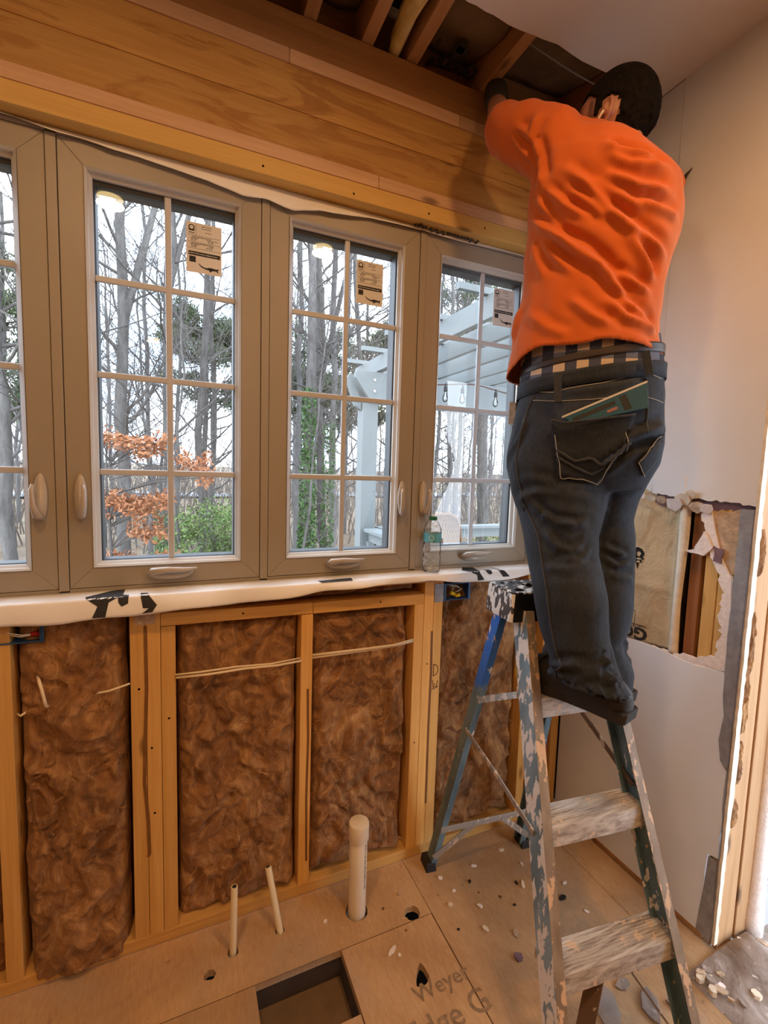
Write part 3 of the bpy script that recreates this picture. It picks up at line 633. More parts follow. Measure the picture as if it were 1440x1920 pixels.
# ------------------------------------------------------------------ windows (four casements in one row)
WZ0, WZ1 = 1.0865, 2.236
def ring(mb, o, i, yo, yi):     # o,i = (x0,z0,x1,z1) outer / inner rectangle; yo,yi depth of the face at outer / inner edge
    (a, b, c, d), (e, f, g, h) = o, i
    O = [(a, b), (c, b), (c, d), (a, d)]; I = [(e, f), (g, f), (g, h), (e, h)]; B = .125
    for k in range(4):
        l = (k+1) % 4
        mb.hexa([(O[k][0], yo, O[k][1]), (O[l][0], yo, O[l][1]), (I[l][0], yi, I[l][1]), (I[k][0], yi, I[k][1]),
                 (O[k][0], B, O[k][1]), (O[l][0], B, O[l][1]), (I[l][0], B, I[l][1]), (I[k][0], B, I[k][1])])
GX, GZ0, GZ1 = .1775, 1.155, 2.163
def window(idx, cx, lock_side, sticker):
    r = root('window_%d' % idx, (cx, .05, WZ0), 'white vinyl casement window, number %d from the left' % idx, None, None, 'structure')
    X = lambda v: cx+v
    mb = MB(); ring(mb, (X(-.249), WZ0, X(.249), WZ1), (X(-.193), 1.142, X(.193), 2.178), .05, .05); mb.build('sash', 'vinyl', r, bevel=.0015)
    mb = MB(); ring(mb, (X(-.1925), 1.1425, X(.1925), 2.1775), (X(-.186), 1.148, X(.186), 2.172), .046, .052); mb.build('sash_bead', 'vinyl_trim', r)
    mb = MB(); ring(mb, (X(-.186), 1.148, X(.186), 2.172), (X(-GX), GZ0, X(GX), GZ1), .060, .068); mb.build('glazing_bead', 'vinyl_trim', r)
    mb = MB(); ring(mb, (X(-GX), GZ0, X(GX), GZ1), (X(-GX+.004), GZ0+.003, X(GX-.004), GZ1-.012), .076, .080); mb.build('gasket', 'gasket', r)
    zs = [1.403, 1.666, 1.916]
    for z in zs:
        bx('muntin', 'muntin_grey', r, (X(-GX), .074, z-.0085, X(GX), .0835, z+.0085), .003)
    bx('muntin', 'muntin_grey', r, (X(-.0085), .0735, GZ0, X(.0085), .083, GZ1), .003)
    zz = [GZ0]+zs+[GZ1]
    for a, b in zip(zz[:-1], zz[1:]):
        for u, v in ((-GX, 0), (0, GX)): MB().add([(X(u), .087, a), (X(v), .087, a), (X(v), .087, b), (X(u), .087, b)], [(0, 1, 2, 3)]).build('pane', 'window_glass', r, recalc=False)
    if idx < 4: bx('mullion', 'vinyl', r, (X(.2505), .047, WZ0-.006, X(.2735), .13, WZ1), .001)
    else: bx('mullion', 'vinyl', r, (X(.2505), .047, WZ0-.006, X(.262), .13, WZ1), .001)
    bx('frame_sill', 'vinyl', r, (X(-.25), .052, WZ0-.0105, X(.25), .13, WZ0-.0015), 0)
    bx('frame_head', 'vinyl', r, (X(-.25), .048, WZ1+.001, X(.25), .13, WZ1+.012), 0)
    # crank with its folding handle
    cz = 1.121
    mb = MB(); mb.lathe([(.0, 0), (.062, 0), (.060, .010), (.046, .020), (.0, .022)], (0, 0, 0), 24, (0, -1, 0))
    mb.v = [(X(v[0]), .05+v[1], cz-.006+v[2]*.27) for v in mb.v]; cr = mb.build('crank_cover', 'handle_white', r, smooth=True)
    mb = MB(); mb.tube([(X(-.052), .038, cz-.002), (X(-.048), .022, cz+.006), (X(-.01), .016, cz+.011), (X(.03), .018, cz+.008), (X(.068), .026, cz+.009)], [.010, .0115, .0085, .0075, .004], 10); mb.build('crank_handle', 'handle_white', cr, smooth=True)
    if lock_side:
        lx = X(lock_side); z0 = 1.335
        mb = MB(); mb.lathe([(0, 0), (.058, 0), (.056, .008), (.046, .013), (0, .014)], (0, 0, 0), 24, (0, -1, 0))
        mb.v = [(lx+v[0]*.27, .05+v[1], z0+v[2]*1.1) for v in mb.v]; lk = mb.build('lock_plate', 'handle_white', r, smooth=True)
        q = 1 if lock_side < 0 else -1
        mb = MB(); mb.tube([(lx, .037, z0-.052), (lx+.004*q, .022, z0-.046), (lx+.010*q, .012, z0-.02), (lx+.012*q, .012, z0+.02), (lx+.010*q, .016, z0+.034)], [.009, .011, .007, .0055, .004], 8); mb.build('lock_lever', 'handle_white', lk, smooth=True)
    if sticker:
        sx, sz = X(sticker[0]), sticker[1]; W, H = .095, .137
        s = tag(MB().box(sx, .0855, sz-H, sx+W, .0862, sz).build('energy_label', 'label_paper', r), 'printed energy rating sticker on the glass')
        k = MB(); P = lambda u, v: (sx+u, .0852, sz-H+v)
        rc = lambda a, b, c, d: k.add([P(a, b), P(c, b), P(c, d), P(a, d)], [(0, 1, 2, 3)])
        for v in (.1015, .083, .066): rc(.004, v, .091, v+.0008)
        rc(.026, .102, .0267, .134); rc(.007, .107, .022, .109)
        k.add([P(.0145+.0085*math.cos(a), .122+.0085*math.sin(a)) for a in [2*PI*j/16 for j in range(16)]]+[P(.0145+.0055*math.cos(a), .1225+.0055*math.sin(a)) for a in [2*PI*j/16 for j in range(16)]], [(j, (j+1) % 16, 16+(j+1) % 16, 16+j) for j in range(16)])
        rc(.006, .1135, .023, .116)
        for tx, u, v, sz2 in (('0.27', .013, .0865, .0085), ('0.23', .058, .0865, .0085), ('0.42', .013, .0695, .0085), ('\u2264 0.3', .052, .0695, .0085),
                              ('ENERGY PERFORMANCE RATINGS', .016, .0965, .0033), ('U-Factor (U.S./I-P)', .011, .0935, .0028), ('Solar Heat Gain Coefficient', .053, .0935, .0028),
                              ('ADDITIONAL PERFORMANCE RATINGS', .014, .079, .0033), ('Visible Transmittance', .011, .0765, .0028), ('Air Leakage', .06, .0765, .0028), ('Millwork Casement', .042, .128, .0032), ('Vinyl, Double Glazed', .04, .122, .003), ('Low-E, Argon', .05, .113, .003)):
            add_text(k, tx, sz2, lambda a, b: P(u+a, v+b), .00012)
        rc(.006, .047, .091, .058); rc(.008, .028, .025, .044)
        us = [(.030, .034), (.032, .028), (.040, .021), (.048, .018), (.054, .017), (.058, .019), (.066, .020), (.074, .019), (.080, .018), (.086, .020), (.088, .018), (.084, .015), (.087, .007), (.080, .013), (.070, .012), (.064, .007), (.060, .012), (.052, .013), (.040, .017), (.034, .023)]
        k.plate(us, lambda a, b, s_: (sx+a, .0852-.0001*s_, sz-H+b))
        k.build('label_print', 'print_black', s, recalc=False)
        k2 = MB(); add_text(k2, 'ENERGY STAR Certified in Highlighted Regions', .0042, lambda a, b: (sx+.008+a*.93, .0850, sz-H+.051+b), .0001)
        k2.build('label_reversed_print', 'label_paper', s, recalc=False)
    return r
window(1, -2.019, .218, None); window(2, -1.495, -.218, (.046, 2.118)); window(3, -.971, .208, (.036, 2.117)); window(4, -.447, -.232, (.060, 2.128))

# ---- house-wrap over the sill and above the windows
def wrap_pt(x, v):    # v 0 at the window, 1 at the ledge edge, 2 at the bottom of the flap
    zb = np.interp(x, [-2.4, -1.88, -1.747, -1.652, -1.6, -1.524, -1.385, -1.265, -1.067, -.885, -.683, -.458, -.245, -.15], [1.02, 1.022, 1.020, 1.024, 1.024, 1.027, 1.035, 1.032, 1.048, 1.054, 1.056, 1.035, 1.050, 1.05])
    wob = (float(fbm(np.array(x*7.), np.array(0.), 3, 5))-.45)
    if v <= 1:
        return (x, .0505-.080*v, 1.0765+.002*wob*v-.0015*v)
    t = v-1; ye = -.0305-.020*math.sin(min(1, t)*PI/2)*(.7+wob)
    return (x, ye+.005*math.sin(x*23)*t, 1.075+.002*wob-(1.075-zb)*t-.002*math.sin(x*31)*t)
hw = root('house_wrap', (-1.2, 0, 1.07), 'white house-wrap sheet draped over the window sill with cut black letters', 'house wrap')
nx = 170; P = []
for i in range(nx):
    x = -2.4+(2.4-.175)*i/(nx-1); P.append([wrap_pt(x, v) for v in (0, .25, .5, .75, .92, 1, 1.08, 1.2, 1.35, 1.5, 1.7, 1.85, 2)])
MB().grid(P).build('sheet', 'housewrap', hw, smooth=True, solid=.0012)
def wrap_map(x, z):   # a height on the photographed flap -> distance along the sheet
    zb = wrap_pt(x, 2)[2]; zt = 1.0765
    v = 1+(zt-z)/(zt-zb) if z < zt else 1-(z-zt)/.018
    v = max(.1, min(1.985, v)); p = wrap_pt(x, v); return (p[0], p[1]-.0008, p[2]+.0008)
def printed(poly):
    m = MB(); n = 10
    bm = bmesh.new(); vs = [bm.verts.new((x, z, 0)) for x, z in poly]; bm.faces.new(vs); bmesh.ops.triangulate(bm, faces=bm.faces)
    bmesh.ops.subdivide_edges(bm, edges=bm.edges, cuts=5, use_grid_fill=True); bm.verts.index_update()
    m.add([wrap_map(v.co.x, v.co.y) for v in bm.verts], [[v.index for v in f.verts] for f in bm.faces]); bm.free(); return m
for poly in ([(-1.700, 1.081), (-1.633, 1.094), (-1.613, 1.093), (-1.613, 1.081), (-1.644, 1.064), (-1.651, 1.026), (-1.681, 1.027), (-1.669, 1.056)],
             [(-1.623, 1.082), (-1.598, 1.079), (-1.599, 1.058), (-1.614, 1.051), (-1.622, 1.062)], [(-1.571, 1.082), (-1.554, 1.081), (-1.53, 1.049), (-1.541, 1.03), (-1.567, 1.027), (-1.55, 1.041), (-1.564, 1.042)],
             [(-.53, 1.083), (-.503, 1.092), (-.463, 1.09), (-.473, 1.072), (-.457, 1.044), (-.485, 1.043), (-.487, 1.064)], [(-.446, 1.08), (-.422, 1.079), (-.42, 1.066), (-.432, 1.062), (-.442, 1.069)],
             [(-.397, 1.09), (-.385, 1.08), (-.362, 1.072), (-.346, 1.051), (-.376, 1.051)], [(-1.074, 1.081), (-.959, 1.083), (-.964, 1.0755), (-1.067, 1.0755)]):
    printed(poly).build('black_letter', 'print_black', hw)
# ragged strip above
ht = root('house_wrap', (-1.2, .03, 2.24), 'ragged house-wrap edge tucked under the wooden header', 'house wrap')
P = []
for i in range(150):
    x = -2.4+2.24*i/149
    zb = np.interp(x, [-2.4, -1.85, -1.69, -1.575, -1.40, -1.30, -1.233, -1.15, -1.073, -.95, -.824, -.535, -.287, -.16], [2.243, 2.243, 2.232, 2.226, 2.212, 2.195, 2.205, 2.190, 2.212, 2.222, 2.232, 2.232, 2.236, 2.24])
    wob = float(fbm(np.array(x*16.), np.array(3.), 3, 8))-.45
    P.append([(x, .046-.012*q+.01*wob*q, 2.2485-(2.2485-zb-.012*wob)*q) for q in (0, .25, .5, .75, 1)])
MB().grid(P).build('sheet', 'housewrap', ht, smooth=True, solid=.001)
mb = MB(); add_text(mb, 'HomeWrap', .050, lambda u, v: (-.50-u*1.05, .035-.008*(1-v/.05), 2.2465-.003-v*.30), .002, .25)
mb.build('black_letter', 'print_black', ht, recalc=False)
# ------------------------------------------------------------------ insulation batts in the wall bays
def batt(name, x0, x1, z0, z1, seed, label, tilt=.0, wide=0., y0=.028, amp=.055, step=.0058, parent=None):
    nx = max(4, int((x1-x0)/step)); nz = int((z1-z0)/step)
    u = np.linspace(0, 1, nx)[:, None]*np.ones((1, nz)); v = np.linspace(0, 1, nz)[None, :]*np.ones((nx, 1))
    X = x0+(x1-x0)*u; Z = z0+(z1-z0)*v
    wx = fbm(X*6+seed, Z*6, 3, seed)-.45; wz = fbm(X*6, Z*6+seed, 3, seed+5)-.45
    A = X*9+wx*5.5+Z*2.5*tilt; B = Z*5.5+wz*5.5
    f = fbm(A, B, 5, seed+9)
    rd = 1-np.abs(2*fbm(X*14+wx*9+Z*6*tilt, Z*7+wz*9, 4, seed+31)-.94)       # creases
    g = fbm(X*55+wx*22, Z*30+wz*22, 3, seed+13)
    h = amp*(f-.45)*1.6+.020*(rd-.75)+.010*(g-.45)
    ed = np.minimum(np.minimum(u, 1-u)*(x1-x0), np.minimum(v*1.3, 1-v)*(z1-z0))
    fall = np.clip(ed/.03, 0, 1)**.5
    Yv = y0+.045*(1-fall)-h*fall-.012*np.sin(PI*v)*fall-wide*np.sin(PI*u)*np.clip(1-v*1.3, 0, 1)
    Xw = X+.012*(fbm(Z*9, X*4, 3, seed+40)-.45)*np.where((u < .06) | (u > .94), 1., .3)
    vs = np.stack([Xw, Yv, Z], -1).reshape(-1, 3)
    i, j = np.meshgrid(np.arange(nx-1), np.arange(nz-1), indexing='ij'); a = (i*nz+j).ravel()
    fs = np.stack([a, a+nz, a+nz+1, a+1], -1)
    mb = MB(); mb.v = [tuple(p) for p in vs.tolist()]; mb.f = [tuple(q) for q in fs.tolist()]
    o = mb.build(name, 'brown_fiberglass', parent, smooth=True, recalc=False)
    if label: tag(o, label, 'insulation', 'brown fibreglass batts in the stud bays')
    return o
batt('insulation_batt', -1.862, -1.612, .0, 1.045, 3, 'brown fibreglass batt in the leftmost stud bay below the corner of two windows', -.6, .02, .016)
batt('insulation_batt', -1.484, -1.124, .03, .968, 14, 'brown fibreglass batt behind the two thin supply pipes, right of the triple stud', .3)
batt('insulation_batt', -1.082, -.724, .04, .962, 27, 'brown fibreglass batt in the bay behind the capped white pipe', .8)
batt('insulation_batt', -.602, -.220, .04, 1.045, 41, 'brown fibreglass batt in the bay behind the stepladder', 0., 0, .035)
batt('insulation_batt', -1.484, -.70, 1.004, 1.046, 55, 'thin strip of brown fibreglass squeezed under the window sill', .2, 0, .03, .02)
batt('insulation_batt', -2.30, -1.907, .0, 1.045, 61, 'brown fibreglass batt at the left edge beyond the first stud', .4)
batt('insulation_batt', -.178, -.123, .04, 1.045, 66, 'narrow brown fibreglass strip between the corner studs', .2, 0, .05)
# loose tufts curling out of the batts
rg = random.Random(77); nt_ = 0
for k in range(120):
    bay = rg.choice(((-1.85, -1.63), (-1.46, -1.15), (-1.06, -.75), (-.58, -.25)))
    x = rg.uniform(*bay); z = rg.uniform(.08, .93); a = rg.uniform(-1.2, 1.2); L = rg.uniform(.012, .04); pts = []
    for q in range(6):
        t = q/5; pts.append((x+L*(t-.5)*math.sin(a)+.006*math.sin(t*5+k), .004-.012*math.sin(t*PI)-.004*rg.random(), z+L*(t-.5)*math.cos(a)))
    if k == 0: tf = MB()
    tf.tube(pts, [.0006, .0022, .003, .003, .002, .0005], 5)
tag(tf.build('insulation_tuft', 'brown_fiberglass', None, smooth=True), 'loose curls of brown fibreglass standing out of the batts', 'insulation', None, 'stuff')

# ------------------------------------------------------------------ cables in the wall
def cable(label, pts, r=.0042, flat=True):
    m = MB(); m.tube(pts, r, 8); o = m.build('electrical_cable', 'cable', None, smooth=True); return tag(o, label, 'cable')
cable('cream electrical cable crossing the bay right of the triple stud', [(-1.485, -.004, .820), (-1.40, -.016, .822), (-1.30, -.020, .826), (-1.20, -.018, .821), (-1.123, -.003, .818), (-1.11, .03, .816)], .0036)
cable('upper of two cream cables crossing the bay right of the triple stud', [(-1.487, -.004, .829), (-1.42, -.015, .832), (-1.32, -.017, .834), (-1.22, -.012, .826), (-1.12, .006, .824)], .003)
cable('cream cable crossing the bay behind the capped pipe', [(-1.083, .004, .829), (-1.0, -.016, .836), (-.90, -.02, .836), (-.80, -.018, .835), (-.72, .004, .836)], .0042)
cable('lower of two cream cables behind the capped pipe', [(-1.083, .004, .820), (-1.0, -.014, .828), (-.90, -.017, .829), (-.80, -.016, .831), (-.72, .004, .830)], .0034)
cable('thin cable half buried in the leftmost batt', [(-1.862, .02, .772), (-1.85, .0, .774), (-1.835, .03, .775), (-1.76, .045, .79), (-1.70, .01, .80), (-1.65, -.010, .812), (-1.602, .0, .82)], .003)
cable('short curved cable end poking from the leftmost batt', [(-1.812, .004, .872), (-1.803, -.020, .866), (-1.796, -.028, .845), (-1.792, -.028, .82), (-1.790, -.022, .80), (-1.79, .0, .79)], .004)

# ------------------------------------------------------------------ electrical boxes
def elec_box(x0, x1, z0, z1, label, nut, wires):
    r = root('electrical_box', ((x0+x1)/2, 0, z0), label, 'electrical box', 'blue electrical boxes')
    m = MB(); t = .003; y0, y1 = -.004, .06
    m.box(x0, y0, z0, x1, y1, z0+t); m.box(x0, y0, z1-t, x1, y1, z1); m.box(x0, y0, z0, x0+t, y1, z1); m.box(x1-t, y0, z0, x1, y1, z1); m.box(x0, y1-t, z0, x1, y1, z1)
    m.box(x0-.003, y0, z0-.002, x0+.006, y0+.004, z1+.002); m.box(x1-.006, y0, z0-.002, x1+.003, y0+.004, z1+.002)
    m.build('box_shell', 'blue_plastic', r, bevel=.001)
    for w in wires: MB().tube(w, .0016, 6).build('wire', 'wire_white', r, smooth=True)
    (nx_, ny, nz), mat, d = nut
    MB().lathe([(.001, -.012), (.005, -.011), (.0075, .004), (.008, .010), (.005, .012)], (nx_, ny, nz), 10, d).build('wire_nut', mat, r, smooth=True)
    return r
elec_box(-1.905, -1.797, .966, 1.028, 'blue electrical box with a red wire nut at the left edge', ((-1.812, .010, .985), 'red_nut', (-1, 0, .1)),
         [[(-1.90, .03, 1.01), (-1.87, .0, .995), (-1.84, -.002, .987), (-1.815, .008, .985)], [(-1.90, .035, 1.004), (-1.87, .006, .988), (-1.845, .002, .982), (-1.815, .01, .982)], [(-1.90, .05, 1.016), (-1.85, .03, .999), (-1.815, .012, .988)]])
b2 = elec_box(-.600, -.494, .968, 1.030, 'blue electrical box with a yellow wire nut beside the ladder top', ((-.560, .006, .990), 'yellow_nut', (-.9, 0, .35)),
         [[(-.585, .04, 1.015), (-.56, .02, 1.018), (-.53, .018, 1.010), (-.515, .03, 1.0)], [(-.552, .006, .994), (-.535, .004, 1.0), (-.522, .006, 1.006)]])
MB().lathe([(.001, -.010), (.0055, -.009), (.0075, .004), (.006, .010)], (-.543, .002, .983), 10, (1, 0, .15)).build('wire_nut', 'yellow_nut', b2, smooth=True)

# ------------------------------------------------------------------ pipes standing in the floor
r = root('capped_pipe', (-.955, -.122, 0), 'thick white capped drain pipe standing in the floor', 'pipe')
MB().lathe([(.0285, -.15), (.0285, .270)], (-.955, -.122, 0), 28).build('pipe', 'pvc', r, smooth=True, bevel=.001)
m = MB(); m.lathe([(.0325, .255), (.0325, .305), (.031, .311), (.0, .313)], (-.955, -.122, 0), 28); m.build('pipe_cap', 'pvc', r, smooth=True, bevel=.001)
mb = MB()
a0 = -1.15; add_text(mb, 'PVC-1120 SCH 40 ASTM D-1785', .011, lambda u, v: (-.955+.0288*math.cos(a0+v*34), -.122+.0288*math.sin(a0+v*34), .245-u), .0002)
mb.build('pipe_print', 'print_black', r, recalc=False)
for (x, y, h, lean, lab) in ((-1.338, -.106, .205, (.004, .004), 'thin cream supply pipe, left of the two'), (-1.198, -.094, .175, (-.028, .055), 'thin cream supply pipe leaning to the wall, right of the two')):
    r = root('supply_pipe', (x, y, 0), lab, 'pipe', 'thin supply pipes')
    m = MB(); m.tube([(x-lean[0]*.3, y-lean[1]*.3, -.12), (x, y, 0), (x+lean[0], y+lean[1], h)], .0098, 14); m.build('pipe', 'cpvc', r, smooth=True, bevel=.0008)
    m = MB(); m.lathe([(.0, .0005), (.0065, .0005), (.0066, .0)], (x+lean[0], y+lean[1], h), 12); m.build('bore_shade', 'cavity_shade', r)  # dark disc in place of the shade inside an open pipe end

# ------------------------------------------------------------------ water bottle on the sill
bxx, byy, bz = -.655, .006, 1.077
r = root('water_bottle', (bxx, byy, bz), 'clear water bottle with green cap standing on the window sill', 'bottle')
prof = [(.0, .003), (.02, .0), (.029, .004), (.0315, .012), (.0315, .03), (.0300, .034), (.0318, .038), (.0318, .060), (.0300, .065), (.0318, .070), (.0318, .1), (.0302, .104), (.0315, .108), (.0318, .142), (.0315, .150), (.028, .165), (.02, .178), (.013, .186), (.0115, .190), (.0115, .196)]
MB().lathe(prof, (bxx, byy, bz), 32, caps=False).build('bottle_body', 'bottle_plastic', r, smooth=True)
MB().lathe([(.0, .001), (.0135, .001), (.0142, .002), (.0142, .013), (.013, .0145), (.0, .0145)], (bxx, byy, bz+.184), 24).build('bottle_cap', 'bottle_cap', r, smooth=False)
MB().lathe([(.0321, .110), (.0322, .112), (.0322, .138), (.0321, .140)], (bxx, byy, bz), 32, caps=False).build('bottle_label', 'bottle_label', r, smooth=True)
m = MB()
for k in range(24):
    a, b = 2*PI*k/24, 2*PI*(k+1)/24
    def bp(ang, rr): t = -2.2+rr*math.cos(ang)/.032; return (bxx+.0326*math.cos(t), byy+.0326*math.sin(t), bz+.125+rr*math.sin(ang))
    m.add([bp(a, .0075), bp(b, .0075), bp(b, .0095), bp(a, .0095)], [(0, 1, 2, 3)])
m.build('label_emblem', 'bottle_print', r, recalc=False)
MB().lathe([(.0, .1075), (.0309, .107)], (bxx, byy, bz), 24, caps=False).build('water_surface', 'bottle_plastic', r)

# ------------------------------------------------------------------ stepladder
LTH, LX, LY, TL, W0, W1 = -.122, -.530, -.825, .354, .199, .072
ZS = (.288, .568, .847); ZC = 1.110
cL, sL = math.cos(LTH), math.sin(LTH)
def Lp(x, y, z): return Vector((LX+x*cL-y*sL, LY+x*sL+y*cL, z))
def Lv(x, y, z=0): return Vector((x*cL-y*sL, x*sL+y*cL, z))
ld = root('stepladder', tuple(Lp(0, .35, 0)), 'paint-splattered blue fibreglass stepladder with a black top', 'ladder')
def chan(s, depth, fl_, t=.005):     # C section: web on the outside (x = 0), flanges pointing inwards; y from front to back
    p = [(0, 0), (fl_, 0), (fl_, t), (t, t), (t, depth-t), (fl_, depth-t), (fl_, depth), (0, depth)]
    return [(-s*x, y) for x, y in p]
for s in (-1, 1):
    a = Lp(s*(W0+.006), -.004, .01); b = Lp(s*(W0+.006-W1*1.06), TL*1.06-.004, 1.06)
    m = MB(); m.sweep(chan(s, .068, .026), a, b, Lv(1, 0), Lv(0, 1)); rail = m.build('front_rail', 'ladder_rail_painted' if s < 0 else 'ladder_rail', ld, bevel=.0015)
    m = MB(); m.sweep([(-s*.0005, -.0012), (-s*.0265, -.0012), (-s*.0265, .0), (-s*.0005, .0)], a, b, Lv(1, 0), Lv(0, 1)); m.build('rail_flange', 'ladder_flange', rail)
    m = MB(); q = Lp(s*(W0-.006), .03, .0)
    m.hexa([q+Lv(-.022, -.045, 0), q+Lv(.022, -.045, 0), q+Lv(.022, .045, 0), q+Lv(-.022, .045, 0), q+Lv(-.018, -.036, .035), q+Lv(.018, -.036, .035), q+Lv(.018, .05, .035), q+Lv(-.018, .05, .035)]); m.build('foot', 'black', rail, bevel=.003)
    # rivets
    m = MB()
    for z in ZS:
        c = Lp(s*(W0-W1*z)-s*.012, TL*z-.006, z-.03); m.lathe([(.005, 0), (.0045, .002), (.002, .0035)], c, 8, -Lv(0, 1))
    m.build('rivet', 'steel', rail)
# rear rails
RT = {}
for s in (-1, 1):
    top = Lp(s*.128, TL*ZC+.085, 1.055); bot = Vector((-.655, -.075, .01)) if s < 0 else Vector((-.262, -.118, .01))
    m = MB(); m.sweep([(x, y) for x, y in chan(s, .042, .024)], bot, top, Lv(1, 0), Lv(0, 1)); rr = m.build('rear_rail', 'ladder_rear', ld, bevel=.0015)
    m = MB(); m.hexa([bot+Lv(-.02, -.012, -.01), bot+Lv(.02, -.012, -.01), bot+Lv(.02, .05, -.01), bot+Lv(-.02, .05, -.01), bot+Lv(-.016, -.006, .02), bot+Lv(.016, -.006, .02), bot+Lv(.016, .05, .02), bot+Lv(-.016, .05, .02)]); m.build('foot', 'black', rr, bevel=.003)
    RT[s] = (bot, top)
def rear_at(s, z): b, t = RT[s]; return b.lerp(t, (z-b.z)/(t.z-b.z))
for z in (.72, .185):
    m = MB(); m.beam(rear_at(-1, z)+Lv(.0, -.002), rear_at(1, z)+Lv(0, -.002), (0, 0, 1), .022, .004); m.build('rear_crossbar', 'ladder_metal', ld, bevel=.001)
for s in (-1, 1):
    m = MB(); m.beam(rear_at(s, .06)+Lv(0, -.004), rear_at(s, .185).lerp(rear_at(-s, .185), .35)+Lv(0, -.004), (0, 0, 1), .02, .003); m.build('rear_brace', 'ladder_metal', ld)
# steps
for z in ZS:
    w = W0-W1*z; yf = TL*z; t = .053
    m = MB()
    m.hexa([Lp(-w, yf, z-.006), Lp(w, yf, z-.006), Lp(w, yf+.078, z-.006), Lp(-w, yf+.078, z-.006), Lp(-w, yf, z), Lp(w, yf, z), Lp(w, yf+.078, z), Lp(-w, yf+.078, z)])
    m.hexa([Lp(-w, yf-.002, z-t), Lp(w, yf-.002, z-t), Lp(w, yf+.004, z-t), Lp(-w, yf+.004, z-t), Lp(-w, yf, z-.002), Lp(w, yf, z-.002), Lp(w, yf+.006, z-.002), Lp(-w, yf+.006, z-.002)])
    m.hexa([Lp(-w, yf+.072, z-.03), Lp(w, yf+.072, z-.03), Lp(w, yf+.078, z-.03), Lp(-w, yf+.078, z-.03), Lp(-w, yf+.072, z-.002), Lp(w, yf+.072, z-.002), Lp(w, yf+.078, z-.002), Lp(-w, yf+.078, z-.002)])
    st = m.build('step', 'ladder_step', ld, bevel=.002)
    g = MB()
    for k in range(9): y = yf+.008+k*.0075; g.hexa([Lp(-w+.008, y, z), Lp(w-.008, y, z), Lp(w-.008, y+.003, z), Lp(-w+.008, y+.003, z), Lp(-w+.008, y, z+.0015), Lp(w-.008, y, z+.0015), Lp(w-.008, y+.003, z+.0015), Lp(-w+.008, y+.003, z+.0015)])
    g.build('tread_rib', 'ladder_step', st)
# diagonal braces below the lowest step
for s in (-1, 1):
    w = W0-W1*ZS[0]
    m = MB(); m.beam(Lp(s*w*.25, TL*.288+.02, .235), Lp(s*(W0-.02), .035, .04), Lv(0, 1), .045, .003); m.build('step_brace', 'brown_brace', ld, bevel=.001)
# spreaders
for s in (-1, 1):
    zf = .545 if s < 0 else .60; zr = .60 if s < 0 else .76
    a = Lp(s*(W0-W1*zf+.010), TL*zf+.03, zf) if s < 0 else Lp(s*(W0-W1*zf-.004), TL*zf+.03, zf); b = rear_at(s, zr)+Lv(s*.004 if s < 0 else -.006, .012); mid = a.lerp(b, .5)+Vector((0, 0, .004))
    m = MB(); m.beam(a, mid, (0, 0, 1), .016, .004); m.beam(mid, b, (0, 0, 1), .016, .004)
    m.lathe([(.007, -.005), (.007, .005)], mid, 10, Lv(1, 0)); m.build('spreader', 'ladder_metal' if s < 0 else 'brown_brace', ld, bevel=.0008)
# moulded top: bevelled block with a rim, tool slot and round holes
yc0, yc1, cw = TL*ZC-.012, TL*ZC+.128, .163
zb, zt = ZC-.077, ZC
def rect_loop(x0, y0, x1, y1, rad, n=4):
    o = []
    for cx, cy, a0 in ((x1-rad, y0+rad, -PI/2), (x1-rad, y1-rad, 0), (x0+rad, y1-rad, PI/2), (x0+rad, y0+rad, PI)):
        for k in range(n+1): a = a0+PI/2*k/n; o.append((cx+rad*math.cos(a), cy+rad*math.sin(a)))
    return o
outer = rect_loop(-cw, yc0, cw, yc1, .012)
holes = [rect_loop(-.085, yc0+.05, .085, yc0+.095, .02), circ(-.125, yc0+.030, .014, 14, 1, 0), circ(.125, yc0+.030, .014, 14, 1, 0), circ(-.128, yc1-.028, .009, 12, 1, 0), circ(.128, yc1-.028, .009, 12, 1, 0), rect_loop(-.05, yc0+.012, .05, yc0+.034, .008), circ(-.10, yc1-.024, .006, 10, 1, 0)]
m = MB(); m.plate(outer, lambda x, y, s: Lp(x, y, zt-.012*s), holes); tp = m.build('top_cap', 'ladder_cap', ld, bevel=.002)
m = MB(); k = len(outer); vs = []
for z, g in ((zb-.004, 1.035), (zb+.012, 1.03), (zt-.004, 1.0), (zt-.002, .985)):
    for x, y in outer: vs.append(Lp(x*g, (y-(yc0+yc1)/2)*g+(yc0+yc1)/2, z))
left = lambda j: outer[j][0] < -cw+.011 and outer[(j+1) % k][0] < -cw+.011
for nm, mt, side in (('cap_side', 'ladder_cap_side', True), ('cap_skirt', 'ladder_cap_front', False)):
    m = MB(); m.add(vs, [(i*k+j, i*k+(j+1) % k, (i+1)*k+(j+1) % k, (i+1)*k+j) for i in range(3) for j in range(k) if left(j) == side])
    bm = bmesh.new(); me = bpy.data.meshes.new('x'); me.from_pydata(m.v, [], m.f); bm.from_mesh(me); bmesh.ops.delete(bm, geom=[v for v in bm.verts if not v.link_faces], context='VERTS'); bm.verts.index_update()
    m2 = MB(); m2.add([v.co for v in bm.verts], [[v.index for v in f.verts] for f in bm.faces]); bm.free(); bpy.data.meshes.remove(me); m2.build(nm, mt, tp, solid=.004)
m = MB(); m.plate([(x*.99, y) for x, y in rect_loop(-cw, yc0+.003, cw, yc1-.003, .012)], lambda x, y, s: Lp(x, y, zb+.02-.004*s)); m.build('cap_tray', 'black', tp)
m = MB()
